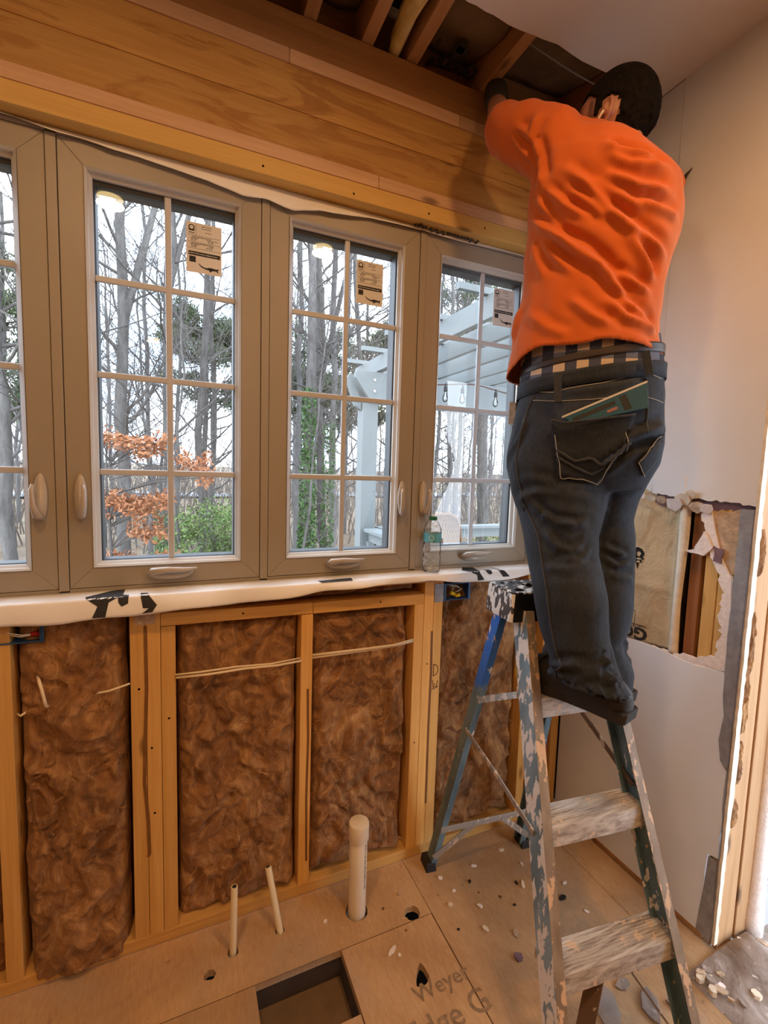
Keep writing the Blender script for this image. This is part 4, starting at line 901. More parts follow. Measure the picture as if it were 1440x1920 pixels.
for x, y, a, l in ((-.03, yc0+.075, .5, .05), (.03, yc0+.07, -.3, .06), (.0, yc0+.03, .9, .04), (.07, yc0+.03, .2, .05)):
    m.beam(Lp(x-l/2*math.cos(a), y-l/2*math.sin(a), zt+.002), Lp(x+l/2*math.cos(a), y+l/2*math.sin(a), zt+.003), (0, 0, 1), .003, .016)
m.build('paint_crust', 'vinyl_trim', tp, bevel=.001)

# yellow handled tool hung inside the ladder, under its top
th = root('hand_tool', tuple(Lp(.02, .47, .80)), 'yellow tapered tool handle hanging inside the ladder under its top', 'tool')
ha, hb = Lp(-.012, TL*ZC+.105, 1.02), Lp(-.045, TL*ZC+.115, .80)
m = MB(); m.tube([ha.lerp(hb, t) for t in (0, .05, .25, .3, .45, .7, .9, 1)], [.004, .007, .008, .010, .014, .0165, .017, .012], 12); m.build('handle', 'tool_yellow', th, smooth=True)
m = MB(); m.tube([ha+Vector((0, 0, .05)), ha, ha.lerp(hb, .16)], [.004, .006, .0095], 10); m.build('shank', 'black', th, smooth=True)

# ------------------------------------------------------------------ kraft batt in the opened side wall
kr = root('kraft_batt', (.03, -.30, .84), 'tan kraft-faced insulation batt with printing in the opened side wall', 'insulation')
n, q = 34, 60; P = []
for i in range(n):
    row = []
    for j in range(q):
        y = -.135-(.452-.135)*i/(n-1); z = .861+.60*j/(q-1); u = i/(n-1)
        d = .028-.026*math.sin(PI*min(1, u*1.08))-.02*(float(fbm(np.array(y*14.), np.array(z*9.), 4, 5))-.45)-.006*math.exp(-((z-1.06)/.012)**2)
        if u > .9: d = .012+(u-.9)*.05
        row.append((d+.006, y+.006*math.sin(z*7), z))
    P.append(row)
KS = MB().grid(P); KS.build('kraft_facing', 'kraft', kr, smooth=True, solid=.003)
ktree = BVHTree.FromPolygons([Vector(v) for v in KS.v], KS.f)
def on_kraft(y, z):
    h = ktree.ray_cast(Vector((-.2, y, z)), Vector((1, 0, 0))); return (h[0].x-.0012, y, z) if h[0] else (.02, y, z)
m = MB(); P = []
for j in range(40): z = .862+.58*j/39; P.append([(.004-.003*math.sin(z*9), -.430-.010*(1.4-z), z), (-.001, -.445-.010*(1.4-z)*.5, z), (.008, -.462-.004*math.sin(z*11), z)])
m.grid(P); m.build('stapling_flange', 'cream_edge', kr, smooth=True, solid=.001)
m = MB(); add_text(m, 'GOLD', .060, lambda u, v: on_kraft(-.348+u*1.02, .905-v), .0025)
add_text(m, 'FORMALDEHYDE FREE', .0105, lambda u, v: on_kraft(-.343+u*.8, .918-v), .0003)
for z in (1.196, 1.186): m.add([on_kraft(-.235, z), on_kraft(-.330, z), on_kraft(-.330, z+.0012), on_kraft(-.235, z+.0012)], [(0, 1, 2, 3)])
em = [(-.278, 1.182), (-.292, 1.190), (-.308, 1.184), (-.318, 1.168), (-.312, 1.158), (-.318, 1.150), (-.308, 1.146), (-.312, 1.138), (-.302, 1.134), (-.296, 1.112), (-.291, 1.132), (-.284, 1.136), (-.288, 1.146), (-.279, 1.148), (-.284, 1.158), (-.274, 1.160), (-.282, 1.170)]
hl = [(-.290, 1.172), (-.300, 1.176), (-.306, 1.168), (-.300, 1.156), (-.292, 1.160)]
m.plate(em, lambda y, z, s: on_kraft(y, z), [hl])
for a, b, c, d in ((-.265, .905, -.3035, .907), (-.265, .962, -.3035, .964), (-.302, .905, -.3035, .964), (-.268, .917, -.290, .952)): m.add([on_kraft(a, b), on_kraft(c, b), on_kraft(c, d), on_kraft(a, d)], [(0, 1, 2, 3)])
for k in range(5): m.add([on_kraft(-.262, 1.17-.011*k), on_kraft(-.272, 1.17-.011*k), on_kraft(-.272, 1.164-.011*k), on_kraft(-.262, 1.164-.011*k)], [(0, 1, 2, 3)])
tag(m.build('batt_lettering', 'print_black', kr, recalc=False), 'upside-down black print and emblem')
# dark wire stub standing out of the white wall
m = MB(); m.tube([(.01, -.345, 2.34), (-.006, -.352, 2.362), (-.010, -.366, 2.382), (-.004, -.380, 2.397)], [.004, .005, .004, .001], 7)
tag(m.build('wire_stub', 'ink_brown', None, smooth=True), 'short dark wire stub sticking out of the upper white wall', 'wire')

# ------------------------------------------------------------------ rubble on the floor
rg = random.Random(5)
def chip(name, x, y, sx, sy, h, mat, rot, label, cat, group, z=0.0):
    m = MB(); n = 7; pts = [(math.cos(2*PI*k/n+rg.uniform(-.2, .2))*sx*rg.uniform(.7, 1.1), math.sin(2*PI*k/n)*sy*rg.uniform(.7, 1.1)) for k in range(n)]
    c, s = math.cos(rot), math.sin(rot); t1, t2 = rg.uniform(-.12, .12), rg.uniform(-.12, .12)
    m.plate(pts, lambda a, b, sd: (x+a*c-b*s, y+a*s+b*c, z+.0005+abs(a*t1)+abs(b*t2)+(h if sd == 0 else 0)))
    return tag(m.build(name, mat, None), label, cat, group)
for x, y, sx, sy, mat in ((-.571, -.261, .010, .007, 'gypsum'), (-.62, -.18, .008, .006, 'gypsum'), (-.384, -.250, .020, .006, 'cream_edge'), (-.40, -.235, .010, .006, 'black'), (-.33, -.18, .008, .006, 'gypsum'), (-.36, -.10, .012, .006, 'cream_edge'), (-.263, -.276, .007, .010, 'black'),
                         (-.29, -.34, .017, .009, 'black'), (-.253, -.408, .010, .007, 'gypsum'), (-.24, -.30, .006, .012, 'gypsum'), (-.50, -.12, .012, .006, 'gypsum'), (-.66, -.22, .010, .008, 'cream_edge'), (-.60, -.33, .012, .009, 'cream_edge'), (-.52, -.38, .014, .010, 'torn_paper'),
                         (-.64, -.12, .012, .008, 'gypsum'), (-.46, -.30, .006, .004, 'black'), (-.55, -.17, .008, .005, 'black'), (-.68, -.30, .005, .004, 'black'), (-.90, -.28, .022, .008, 'gypsum'), (-.885, -.30, .006, .006, 'gypsum'), (-1.06, -.12, .008, .006, 'gypsum'), (-1.15, -.16, .005, .004, 'torn_paper'), (-.80, -.12, .010, .008, 'torn_paper'), (-.56, -.44, .018, .014, 'purple_paper')):
    chip('debris_chip', x, y, sx, sy, rg.uniform(.002, .005), mat, rg.uniform(0, PI), 'small chip of debris scattered on the plywood', 'debris', 'chips on the plywood')
for k in range(80):
    x = rg.uniform(-.13, .17); y = -.675-rg.random()**1.6*.34; s = rg.uniform(.006, .024)
    if -.07 < x < 0.02 and y > -.70: continue
    chip('rubble_piece', x, y, s, s*rg.uniform(.4, .8), rg.uniform(.004, .016), rg.choice(('gypsum', 'cream_edge', 'torn_paper', 'torn_paper', 'jamb_wood', 'slab_grey', 'dusty_floor')), rg.uniform(0, PI), 'broken plaster or wood piece in the heap by the door jamb', 'debris', 'rubble by the door jamb', rg.uniform(0, .012))
for k, (x, y, s) in enumerate(((-.42, -.63, .07), (-.33, -.61, .03), (-.45, -.72, .06), (-.31, -.68, .05), (-.37, -.75, .05), (-.24, -.71, .03))):
    chip('plaster_slab', x, y, s, s*.5, .004, 'dusty_floor' if k % 2 else 'slab_grey', rg.uniform(0, PI), 'flat grey plaster slab lying under the lowest ladder step', 'debris', 'plaster slabs under the ladder')
n = 40; P = []
for i in range(n):
    row = []
    for j in range(n):
        x = -.14+.34*i/(n-1); y = -.66-.44*j/(n-1); u = i/(n-1); v = j/(n-1)
        e = min(1, 5*min(u, 1-u, v+.15, 1-v)); h = max(0, .034*math.exp(-((x-.10)/.12)**2-((y+.72)/.10)**2)+.020*(float(fbm(np.array(x*28.), np.array(y*28.), 4, 3))-.36))*e+.0006
        row.append((x, y, h))
    P.append(row)
tag(MB().grid(P).build('rubble_heap', 'dusty_floor', None, smooth=True), 'low heap of dust and crumbs at the foot of the door jamb', 'debris', None, 'stuff')

# ------------------------------------------------------------------ ceiling downlights behind the camera
def downlight(x, y, watts, label):
    r = root('ceiling_downlight', (x, y, CEIL), label, 'light', 'recessed downlights')
    MB().lathe([(.072, -.004), (.075, -.001), (.075, .0), (.055, .0), (.055, -.003)], (x, y, CEIL-.001), 28).build('trim_ring', 'vinyl_trim', r)
    MB().lathe([(.0, -.030), (.03, -.027), (.050, -.016), (.056, -.003)], (x, y, CEIL-.002), 28, caps=False).build('glass_bowl', 'lamp_lens', r, smooth=True)
    li = bpy.data.lights.new('downlight_lamp', 'AREA'); li.shape = 'DISK'; li.size = .12; li.energy = watts; li.color = WARM
    o = bpy.data.objects.new('downlight_lamp', li); COL.objects.link(o); o.parent = r; o.location = (0, 0, -.036)
downlight(-1.77, -1.09, LAMP_W, 'downlight over the counter, left of the two'); downlight(-.72, -1.10, LAMP_W, 'downlight over the counter, right of the two')
downlight(-1.72, -3.75, ROOM_W, 'downlight far back in the room, left'); downlight(-.66, -2.35, ROOM_W, 'downlight farther back by the door opening'); downlight(-2.6, -2.3, ROOM_W, 'downlight at the left side of the room')

# fine joined details that cannot be picked apart one by one
for o_ in bpy.data.objects:
    if o_.name.split('.')[0] in ('batt_lettering', 'rivet', 'nail_head', 'paint_crust', 'tread_rib', 'label_print', 'floor_lettering', 'pencil_mark', 'pipe_print', 'label_reversed_print'): o_['kind'] = 'stuff'
# ------------------------------------------------------------------ outdoors: ground, deck, pergola
def gz(x, y):
    return -1.55+.022*max(0, y-14)+.10*math.sin(x*.35+1)*math.cos(y*.22)
P = [[(x, y, gz(x, y)) for x in np.linspace(-70, 110, 46)] for y in list(np.linspace(.16, 12, 12))+list(np.linspace(14, 140, 40))]
tag(MB().grid(P).build('ground', 'leaf_litter', None, smooth=True), 'leaf-strewn woodland ground outside', None, None, 'structure')
P = [[(x, 36+q+2.2*math.sin(x*.05), gz(x, 36+q)+.13) for q in (0, 2.2, 4.4)] for x in np.linspace(-40, 60, 50)]
tag(MB().grid(P).build('driveway', 'road', None, smooth=True, solid=.02), 'pale grey road far beyond the trees', None, None, 'structure')
dk = root('deck', (1.6, 1.0, -.07), 'grey wooden deck outside the right-hand window', None, None, 'structure')
DB = None
for k in range(40):
    y = -3.0+k*.146
    if DB is None:
        DB = bx('deck_board', 'deck_wood', dk, (.235, y, -.10, 4.2, y+.14, -.07), .003); y00 = y
    else:
        c = DB.copy(); COL.objects.link(c); c.location = (0, y-y00, 0)
bx('deck_beam', 'deck_wood', dk, (.235, 2.70, -.30, 4.2, 2.74, -.105), 0)
for x in (.3, 2.2, 4.1): bx('deck_post', 'deck_wood', dk, (x, 2.6, -2.2, x+.1, 2.7, -.105), 0)
pr = root('added_shade_roof', (1.6, -1.4, 2.55), 'added unseen roof shading the side door', None, None, 'structure')  # unseen roof, added to keep skylight off the door jamb
bx('shade_roof_panel', 'pergola_paint', pr, (.20, -3.4, 2.55, 3.4, .05, 2.60), 0)
for y_ in (-3.3, -1.7, -.02): bx('shade_roof_post', 'pergola_paint', pr, (3.25, y_-.06, -.07, 3.37, y_+.06, 2.55), .004)
bx('shade_roof_rail', 'pergola_paint', pr, (3.28, -3.3, .0, 3.34, -.1, .95), .004)
pg = root('pergola', (.14, 2.70, -.07), 'white wooden pergola over the deck seen through the right windows', 'pergola')
bx('post', 'pergola_paint', pg, (.065, 2.625, -.07, .215, 2.775, 2.06), .004)
bx('post', 'pergola_paint', pg, (3.9, 2.625, -.07, 4.05, 2.775, 2.06), .004)
for y0 in (2.575, 2.785):
    m = MB(); m.plate([(-.035, 2.30), (-.02, 2.325), (4.4, 2.325), (4.4, 2.065), (.115, 2.065), (-.035, 2.26)], lambda x, z, s: (x, y0+.04*s, z)); b_ = m.build('beam', 'pergola_paint', pg, bevel=.003)
m = MB()
for z in (2.15, 2.25): m.lathe([(.012, 0), (.012, .008), (.006, .010)], (.15, 2.575, z), 10, (0, -1, 0))
m.build('bolt', 'steel', pg)
m = MB(); m.plate([(-.03, 2.24), (.06, 2.08), (.06, 1.98), (.0, 2.02), (-.09, 2.27)], lambda x, z, s: (x, 2.66+.06*s, z)); m.build('bracket', 'pergola_paint', pg, bevel=.003)
for k in range(9):
    x = .20+.32*k
    bx('rafter', 'pergola_paint', pg, (x, .75 if k else .75, 2.345, x+.038, 3.25, 2.485), .003)
for k in range(5):
    y = .95+.52*k; bx('purlin', 'pergola_paint', pg, (.0, y, 2.486, 3.2, y+.038, 2.525), .002)
def rail(a, b, label):
    r = root('deck_railing', a, label, 'railing'); A = Vector(a); B = Vector(b); z = .0
    MB().beam(A+Vector((0, 0, .87)), B+Vector((0, 0, .87)), (0, 0, 1), .03, .14).build('top_rail', 'pergola_paint', r, bevel=.003)
    MB().beam(A+Vector((0, 0, .805)), B+Vector((0, 0, .805)), (0, 0, 1), .09, .035).build('upper_board', 'pergola_paint', r, bevel=.002)
    MB().beam(A+Vector((0, 0, .06)), B+Vector((0, 0, .06)), (0, 0, 1), .09, .035).build('lower_board', 'pergola_paint', r, bevel=.002)
    n = int((B-A).length/1.2)+1
    for k in range(n+1):
        q = A.lerp(B, k/n); bx('post', 'pergola_paint', r, (q.x-.03, q.y-.03, -.07, q.x+.03, q.y+.03, .76), .002)
rail((.26, 2.66, 0), (3.88, 2.66, 0), 'white deck railing along the outer edge, seen in the rightmost window')
rail((.16, 2.60, 0), (.16, .30, 0), 'white deck railing running from the pergola post to the house')
# festoon lights
m = MB(); pts = [(.4+.14*k, 2.44+.02*math.sin(k), 2.265-.02*math.sin(k*.9)) for k in range(14)]; m.tube(pts, .006, 6)
tag(m.build('light_cable', 'ink_brown', None, smooth=True), 'dark festoon light cable strung along the pergola beam', 'cable')
for x, lab in ((.82, 'left of the three'), (1.01, 'middle of the three'), (1.40, 'right of the three')):
    r = root('festoon_bulb', (x, 2.44, 2.24), 'clear festoon bulb hanging from the pergola beam, '+lab, 'light bulb', 'festoon bulbs')
    MB().lathe([(.006, .03), (.008, .0), (.016, -.002), (.018, -.045), (.012, -.05)], (x, 2.44, 2.24), 12).build('socket', 'black', r, smooth=False)
    MB().lathe([(.010, -.048), (.012, -.06), (.022, -.085), (.027, -.11), (.022, -.132), (.008, -.145), (.0, -.146)], (x, 2.44, 2.24), 14, caps=False).build('bulb', 'bulb_glass', r, smooth=True)
    MB().tube([(x, 2.44, 2.20), (x, 2.44, 2.12)], .0035, 6).build('filament', 'steel', r)
# wicker chair on the deck
wc = root('wicker_chair', (.58, 1.9, -.07), 'tan wicker chair on the deck behind the water bottle', 'chair')
def wick(u, v):     # back panel
    return (.565+u*.19*(1-.12*max(0, v-.6)*2), 1.90+.05*u*u+.10*(v-.5), .40+v*.66)
m = MB(); fr = [wick(-1, 0), wick(-1, .5), wick(-1, .85), wick(-.8, .97), wick(-.4, 1.02), wick(.4, 1.02), wick(.8, .97), wick(1, .85), wick(1, .5), wick(1, 0)]; m.tube(fr, .018, 8); m.build('back_frame', 'wicker', wc, smooth=True)
for d in (-1, 1):
    for k in range(-7, 16):
        pts = []
        for t in range(9):
            v = t/8*1.0; u = -1+k*.16+d*v*1.1+(.0 if d > 0 else 1.1)
            if -1 <= u <= 1: pts.append(tuple(np.array(wick(u, v))+np.array((0, .004*d*(-1)**t, 0))))
        if len(pts) > 1: MB().tube(pts, .011, 4).build('wicker_strand', 'wicker', wc)
m = MB(); m.box(.37, 1.45, .36, .76, 1.92, .41); m.build('seat', 'wicker', wc, bevel=.015)
for x, y in ((.39, 1.47), (.74, 1.47), (.39, 1.90), (.74, 1.90)): MB().tube([(x, y, -.07), (x, y, .37)], .018, 8).build('leg', 'wicker', wc, smooth=True)

# ------------------------------------------------------------------ trees
def branchy(mb, rg, p, d, L, r, lev, maxlev, kids, ns):
    n = 5 if lev < 2 else 4; pts = [p]; rad = [r]; dd = d.copy(); q = p.copy()
    for k in range(n):
        dd = (dd+Vector((rg.uniform(-.22, .22), rg.uniform(-.22, .22), rg.uniform(-.06, .20)))).normalized()
        q = q+dd*(L/n); pts.append(q.copy()); rad.append(max(.003, r*(1-.75*(k+1)/n)))
    mb.tube(pts, rad, ns if lev < 2 else 3, caps=False)
    if lev < maxlev:
        for k in range(kids[lev]):
            t = rg.uniform(.25, .98); i = min(n-1, int(t*n)); b = pts[i].lerp(pts[i+1], t*n-i)
            nd = (dd*.6+Vector((rg.uniform(-1, 1), rg.uniform(-1, 1), rg.uniform(-.25, .8)))).normalized()
            branchy(mb, rg, b, nd, L*rg.uniform(.35, .62), max(.0035, rad[i]*.5), lev+1, maxlev, kids, ns)
def trunk_path(rg, x, y, z0, H, wob, lean):
    n = 14; pts = []; ox = oy = 0.
    for k in range(n+1):
        t = k/n; ox += rg.uniform(-wob, wob); oy += rg.uniform(-wob, wob); pts.append(Vector((x+ox+lean*t*H, y+oy, z0+H*t)))
    return pts
def leaves(n, fn, size, rg, aspect=.6):
    c = np.array([fn() for _ in range(n)]); nr = np.random.RandomState(rg.randint(0, 99999))
    a = nr.normal(size=(n, 3)); a /= np.linalg.norm(a, axis=1, keepdims=True); b = nr.normal(size=(n, 3)); b -= a*(a*b).sum(1, keepdims=True); b /= np.linalg.norm(b, axis=1, keepdims=True)
    s = size*nr.uniform(.6, 1.3, (n, 1)); cc = np.cross(a, b)*.15
    V = np.stack([c-a*s, c+b*s*aspect+cc*s, c+a*s, c-b*s*aspect+cc*s], 1).reshape(-1, 3)
    return V.tolist(), [(4*i, 4*i+1, 4*i+2, 4*i+3) for i in range(n)]
def tree(name, x, y, H, r, seed, label, lean=0., nb=15, b0=.16, kids=(8, 6, 3), maxlev=2, wob=.09, fork=None, z0=None):
    rg = random.Random(seed); z0 = gz(x, y)-.1 if z0 is None else z0
    t = root(name, (x, y, z0), label, 'tree'); r *= .76; nb = int(nb*1.5)
    pts = trunk_path(rg, x, y, z0, H, wob, lean); n = len(pts)
    m = MB(); m.tube(pts, [r*(1.25 if k == 0 else 1-.62*k/n) for k in range(n)], 10, caps=False)
    if fork:
        i = int(fork*n); q = pts[i]; fp = [q, q+Vector((.35, .1, H*.10)), q+Vector((.75, .2, H*.22)), q+Vector((1.1, .3, H*.4))]; m.tube(fp, [r*.62, r*.5, r*.4, r*.25], 8, caps=False)
    m.build('trunk', 'bark', t, smooth=True)
    m = MB()
    for k in range(nb):
        f = b0+(1-b0)*(k+rg.random())/nb; i = min(n-2, int(f*(n-1))); b = pts[i].lerp(pts[i+1], f*(n-1)-i); a = rg.uniform(0, 2*PI)
        d = Vector((math.cos(a), math.sin(a), rg.uniform(.15, 1.0))).normalized()
        branchy(m, rg, b, d, rg.uniform(1.4, 3.6)*(1.1-.5*f), r*.34*(1-.5*f), 0, maxlev, kids, 5)
    m.build('branches', 'twig', t, smooth=True, recalc=False); return t
tree('bare_tree', -2.63, 10, 14, .185, 1, 'thick bare tree trunk in the left half of the second window', .004, 18, .2, fork=.42)
tree('bare_tree', -1.86, 10.4, 14, .15, 2, 'bare crooked trunk beside the thick one in the second window', -.012, 16, .25, wob=.13, fork=.5)
tree('bare_tree', -.95, 11.5, 14, .14, 3, 'pale grey trunk in the right half of the second window', .01, 16, .18)
tree('bare_tree', -.62, 12.5, 14, .11, 4, 'thin trunk at the right edge of the second window', .0, 12, .2)
tree('bare_tree', 1.28, 9.4, 14, .14, 5, 'straight bare trunk in the left half of the third window', -.012, 16, .3)
tree('bare_tree', 1.74, 9.6, 14, .16, 6, 'forked bare trunk beside the straight one in the third window', -.008, 17, .28, fork=.38)
tree('bare_tree', 5.35, 8.2, 14, .20, 7, 'thick pale trunk seen low in the rightmost window', .008, 16, .3)
tree('bare_tree', 3.4, 6.6, 9, .07, 8, 'slender leaning tree behind the pergola in the rightmost window', .05, 14, .2)
tree('bare_tree', -4.35, 9.2, 14, .16, 9, 'trunk at the left picture edge behind the first window', .0, 14, .2)
tree('bare_tree', -4.0, 8.6, 13, .11, 10, 'second trunk behind the first window', .02, 12, .22)
tree('bare_tree', 3.05, 10.5, 13, .12, 12, 'thin bare tree just right of the pergola post', .01, 14, .25)
tree('sapling', -1.55, 7.4, 6.5, .04, 21, 'thin sapling with fine twigs near the green bush', .02, 16, .1, (6, 4, 0), 2, .06)
tree('sapling', .75, 7.8, 6.5, .04, 22, 'thin twiggy sapling left of the ivy trunk', .03, 16, .1, (6, 4, 0), 2, .06)
tree('sapling', 2.7, 6.2, 6, .04, 23, 'pale leaning sapling behind the deck railing', -.04, 18, .1, (6, 5, 0), 2, .08)
tree('sapling', 4.2, 6.0, 6, .035, 24, 'twiggy sapling by the right-hand railing', .03, 18, .1, (6, 5, 0), 2, .08)
# background woods: a few grown trees repeated, farther and farther off
protos = []
for k in range(5):
    rg = random.Random(100+k); x = y = 0.; pts = trunk_path(rg, 0, 0, 0, 15, .12, rg.uniform(-.02, .02)); n = len(pts); r = rg.uniform(.07, .12)
    m = MB(); m.tube(pts, [r*(1-.7*q/n) for q in range(n)], 7, caps=False)
    for q in range(26):
        f = .12+.88*(q+rg.random())/26; i = min(n-2, int(f*(n-1))); b = pts[i].lerp(pts[i+1], f*(n-1)-i); a = rg.uniform(0, 2*PI)
        branchy(m, rg, b, Vector((math.cos(a), math.sin(a), rg.uniform(.1, .9))).normalized(), rg.uniform(1.5, 3.4)*(1.15-.6*f), .036*(1.2-f), 0, 2, (7, 5, 0), 4)
    protos.append(m)
meshes = []
for k, m in enumerate(protos):
    me = bpy.data.meshes.new('woodland_tree'); me.from_pydata(m.v, [], m.f); me.materials.append(M['bark_hazed']); [setattr(p_, 'use_smooth', True) for p_ in me.polygons]; meshes.append(me)
rg = random.Random(9)
for k in range(76):
    y = 13+rg.random()**1.4*52; x = -1.46+(y+1.4)*rg.uniform(-.42, 1.30)
    o = bpy.data.objects.new('woodland_tree', meshes[k % 5]); COL.objects.link(o); s = rg.uniform(.7, 1.15)
    o.location = (x, y, gz(x, y)-.1); o.rotation_euler = (0, 0, rg.uniform(0, 6.28)); o.scale = (s, s, s*rg.uniform(.9, 1.15))
    tag(o, 'bare grey woodland tree standing behind the nearer trunks', 'tree', 'background woodland trees')
# brush far off closing the horizon
rg = random.Random(31); m = MB()
for k in range(5200):
    y = 15+rg.random()*50; x = -1.46+(y+1.4)*rg.uniform(-.5, 1.4); z = gz(x, y); h = rg.uniform(.5, 1.2+y*.06); q = Vector((x, y, z)); d = Vector((rg.uniform(-.3, .3), 0, 1))
    m.tube([q, q+d*h*.5, q+d*h+Vector((rg.uniform(-.5, .5), 0, 0))], [.034, .024, .008], 3, caps=False)
tag(m.build('distant_brush', 'brush_brown', None, recalc=False), 'distant grey-brown brush along the horizon', 'brush', None, 'stuff')
# pines
def pine(x, y, H, seed, label, c0, c1, spread):
    rg = random.Random(seed); z0 = gz(x, y)-.1; t = root('pine_tree', (x, y, z0), label, 'tree', 'pines beyond the window')
    pts = trunk_path(rg, x, y, z0, H, .06, 0.); n = len(pts)
    m = MB(); m.tube(pts, [.13*(1-.7*k/n) for k in range(n)], 8, caps=False); m.build('trunk', 'bark', t, smooth=True)
    m = MB(); tips = []
    for k in range(34):
        zz = rg.uniform(c0, c1); f = (zz-z0)/H; i = min(n-2, int(f*(n-1))); b = pts[i].lerp(pts[i+1], f*(n-1)-i); a = rg.uniform(0, 2*PI); L = rg.uniform(.5, 1)*spread
        e = b+Vector((math.cos(a)*L, math.sin(a)*L, rg.uniform(-.1, .5)*L)); mid = b.lerp(e, .5)+Vector((0, 0, .1)); m.tube([b, mid, e], [.03, .02, .008], 4, caps=False)
        for q in range(5): s = rg.uniform(.4, 1.); tips.append(b.lerp(e, s)+Vector((rg.uniform(-.3, .3), rg.uniform(-.3, .3), rg.uniform(-.2, .25))))
    m.build('branches', 'twig', t, recalc=False)
    def fn(): c = rg.choice(tips); return (c.x+rg.gauss(0, .16), c.y+rg.gauss(0, .16), c.z+rg.gauss(0, .12))
    V, F = leaves(11000, fn, .13, rg, .18); mm = MB(); mm.v = V; mm.f = F; mm.build('needles', 'pine_needles', t, recalc=False)
pine(3.6, 16.5, 10, 1, 'green pine in the middle of the third window', 3.0, 6.2, 2.2)
pine(5.9, 18, 11, 2, 'green pine behind the pergola post top', 3.2, 7.0, 2.2)
pine(-.6, 18, 11, 3, 'green pine in the right half of the second window', 3.6, 7.2, 2.0)
pine(-6.5, 17, 11, 4, 'green pine behind the leftmost window', 2.5, 7.5, 2.2)
pine(9.0, 15, 10, 5, 'green pine at the top of the rightmost window', 4.6, 8.2, 1.8)
# ivy-covered trunk
rg = random.Random(3); ix, iy = 1.13, 8.9; t = root('ivy_clad_tree', (ix, iy, gz(ix, iy)), 'tree trunk wrapped in green ivy in the third window', 'tree')
m = MB(); m.tube([(ix, iy, -1.7), (ix+.02, iy, 1), (ix+.05, iy, 4), (ix+.06, iy, 9)], [.14, .12, .10, .05], 8); m.build('trunk', 'bark', t, smooth=True)
def fn():
    z = -1.7+rg.random()**1.15*4.9; a = rg.uniform(0, 6.28); rr = (.12+.10*rg.random())*(1.25-.12*(z+1.7)); return (ix+.02+rr*math.cos(a), iy+rr*math.sin(a), z)
V, F = leaves(4200, fn, .036, rg, .75); mm = MB(); mm.v = V; mm.f = F; mm.build('ivy_leaves', 'ivy_leaf', t, recalc=False)
ix2, iy2 = 1.76, 9.35
def fn():
    z = -1.7+rg.random()*4.2; a = rg.uniform(0, 6.28); rr = .16+.05*rg.random(); return (ix2+rr*math.cos(a)*.7, iy2+rr*math.sin(a), z)
V, F = leaves(1400, fn, .034, rg, .75); mm = MB(); mm.v = V; mm.f = F; tag(mm.build('ivy_vine', 'ivy_leaf', None, recalc=False), 'narrow ivy vine climbing the forked trunk in the third window', 'ivy')
def fn():
    z = -1.6+rg.random()**1.5*2.1; a = rg.uniform(0, 6.28); rr = .18+.06*rg.random(); return (-1.84+rr*math.cos(a), 10.2+rr*math.sin(a), z)
V, F = leaves(1300, fn, .036, rg, .75); mm = MB(); mm.v = V; mm.f = F; tag(mm.build('ivy_vine', 'ivy_leaf', None, recalc=False), 'ivy at the foot of the crooked trunk in the second window', 'ivy')
# green bush
def bush(x, y, rx, rz, n, seed, label, mat='bush_leaf', sz=.034):
    rg = random.Random(seed); z0 = gz(x, y); t = root('green_bush', (x, y, z0), label, 'bush', 'green bushes outside')
    m = MB()
    for k in range(26): branchy(m, rg, Vector((x+rg.uniform(-.1, .1), y, z0)), Vector((rg.uniform(-.6, .6), rg.uniform(-.5, .5), 1)).normalized(), rz*1.5, .012, 1, 2, (4, 4, 0), 4)
    m.build('stems', 'twig', t, recalc=False); cl = [(rg.gauss(0, .5), rg.gauss(0, .5), rg.uniform(-.9, .85)) for _ in range(60)]
    def fn():
        c = rg.choice(cl); return (x+(c[0]+rg.gauss(0, .13))*rx, y+(c[1]+rg.gauss(0, .13))*rx, z0+rz+(c[2]+rg.gauss(0, .10))*rz)
    V, F = leaves(n, fn, sz, rg, .6); mm = MB(); mm.v = V; mm.f = F; mm.build('leaves', mat, t, recalc=False)
bush(-.98, 8.0, 1.0, 1.15, 9000, 1, 'dense green bush low in the second window')
bush(5.6, 7.4, .7, .9, 2600, 2, 'green bush low in the rightmost window behind the railing')
bush(-1.75, 9.0, .4, .75, 900, 3, 'small green shrub between the two trunks in the second window')
# young beech holding its rust-coloured leaves
rg = random.Random(8); bx0, by0 = -2.35, 5.6; t = root('beech_shrub', (bx0, by0, gz(bx0, by0)), 'young beech with rust-orange dead leaves in the second window', 'shrub')
m = MB(); m.tube([(bx0, by0, -1.6), (bx0+.02, by0, 0), (bx0-.03, by0, 1.2), (bx0, by0, 2.2)], [.03, .024, .016, .006], 6, caps=False); tips = []
for z, x0, x1, n in ((1.70, -2.56, -1.62, 150), (1.62, -2.2, -1.75, 40), (.92, -2.58, -1.60, 190), (.82, -2.45, -1.6, 70), (.52, -2.1, -1.72, 60), (.08, -2.5, -1.55, 170), (1.45, -1.5, -1.12, 60), (1.25, -1.3, -1.05, 26)):
    for q in range(7):
        e = Vector((x0+(x1-x0)*q/6, by0+rg.uniform(-.4, .4), z+rg.uniform(-.06, .06))); m.tube([(bx0, by0, z-.25), tuple(Vector((bx0, by0, z-.12)).lerp(e, .5)), tuple(e)], [.009, .006, .002], 4, caps=False)
    for q in range(n):
        u = rg.random(); tips.append((x0+(x1-x0)*u, by0+rg.uniform(-.4, .4), z+rg.gauss(0, .05)+.05*math.sin(u*8)))
m.build('branches', 'twig', t, recalc=False); it = iter(tips*5)
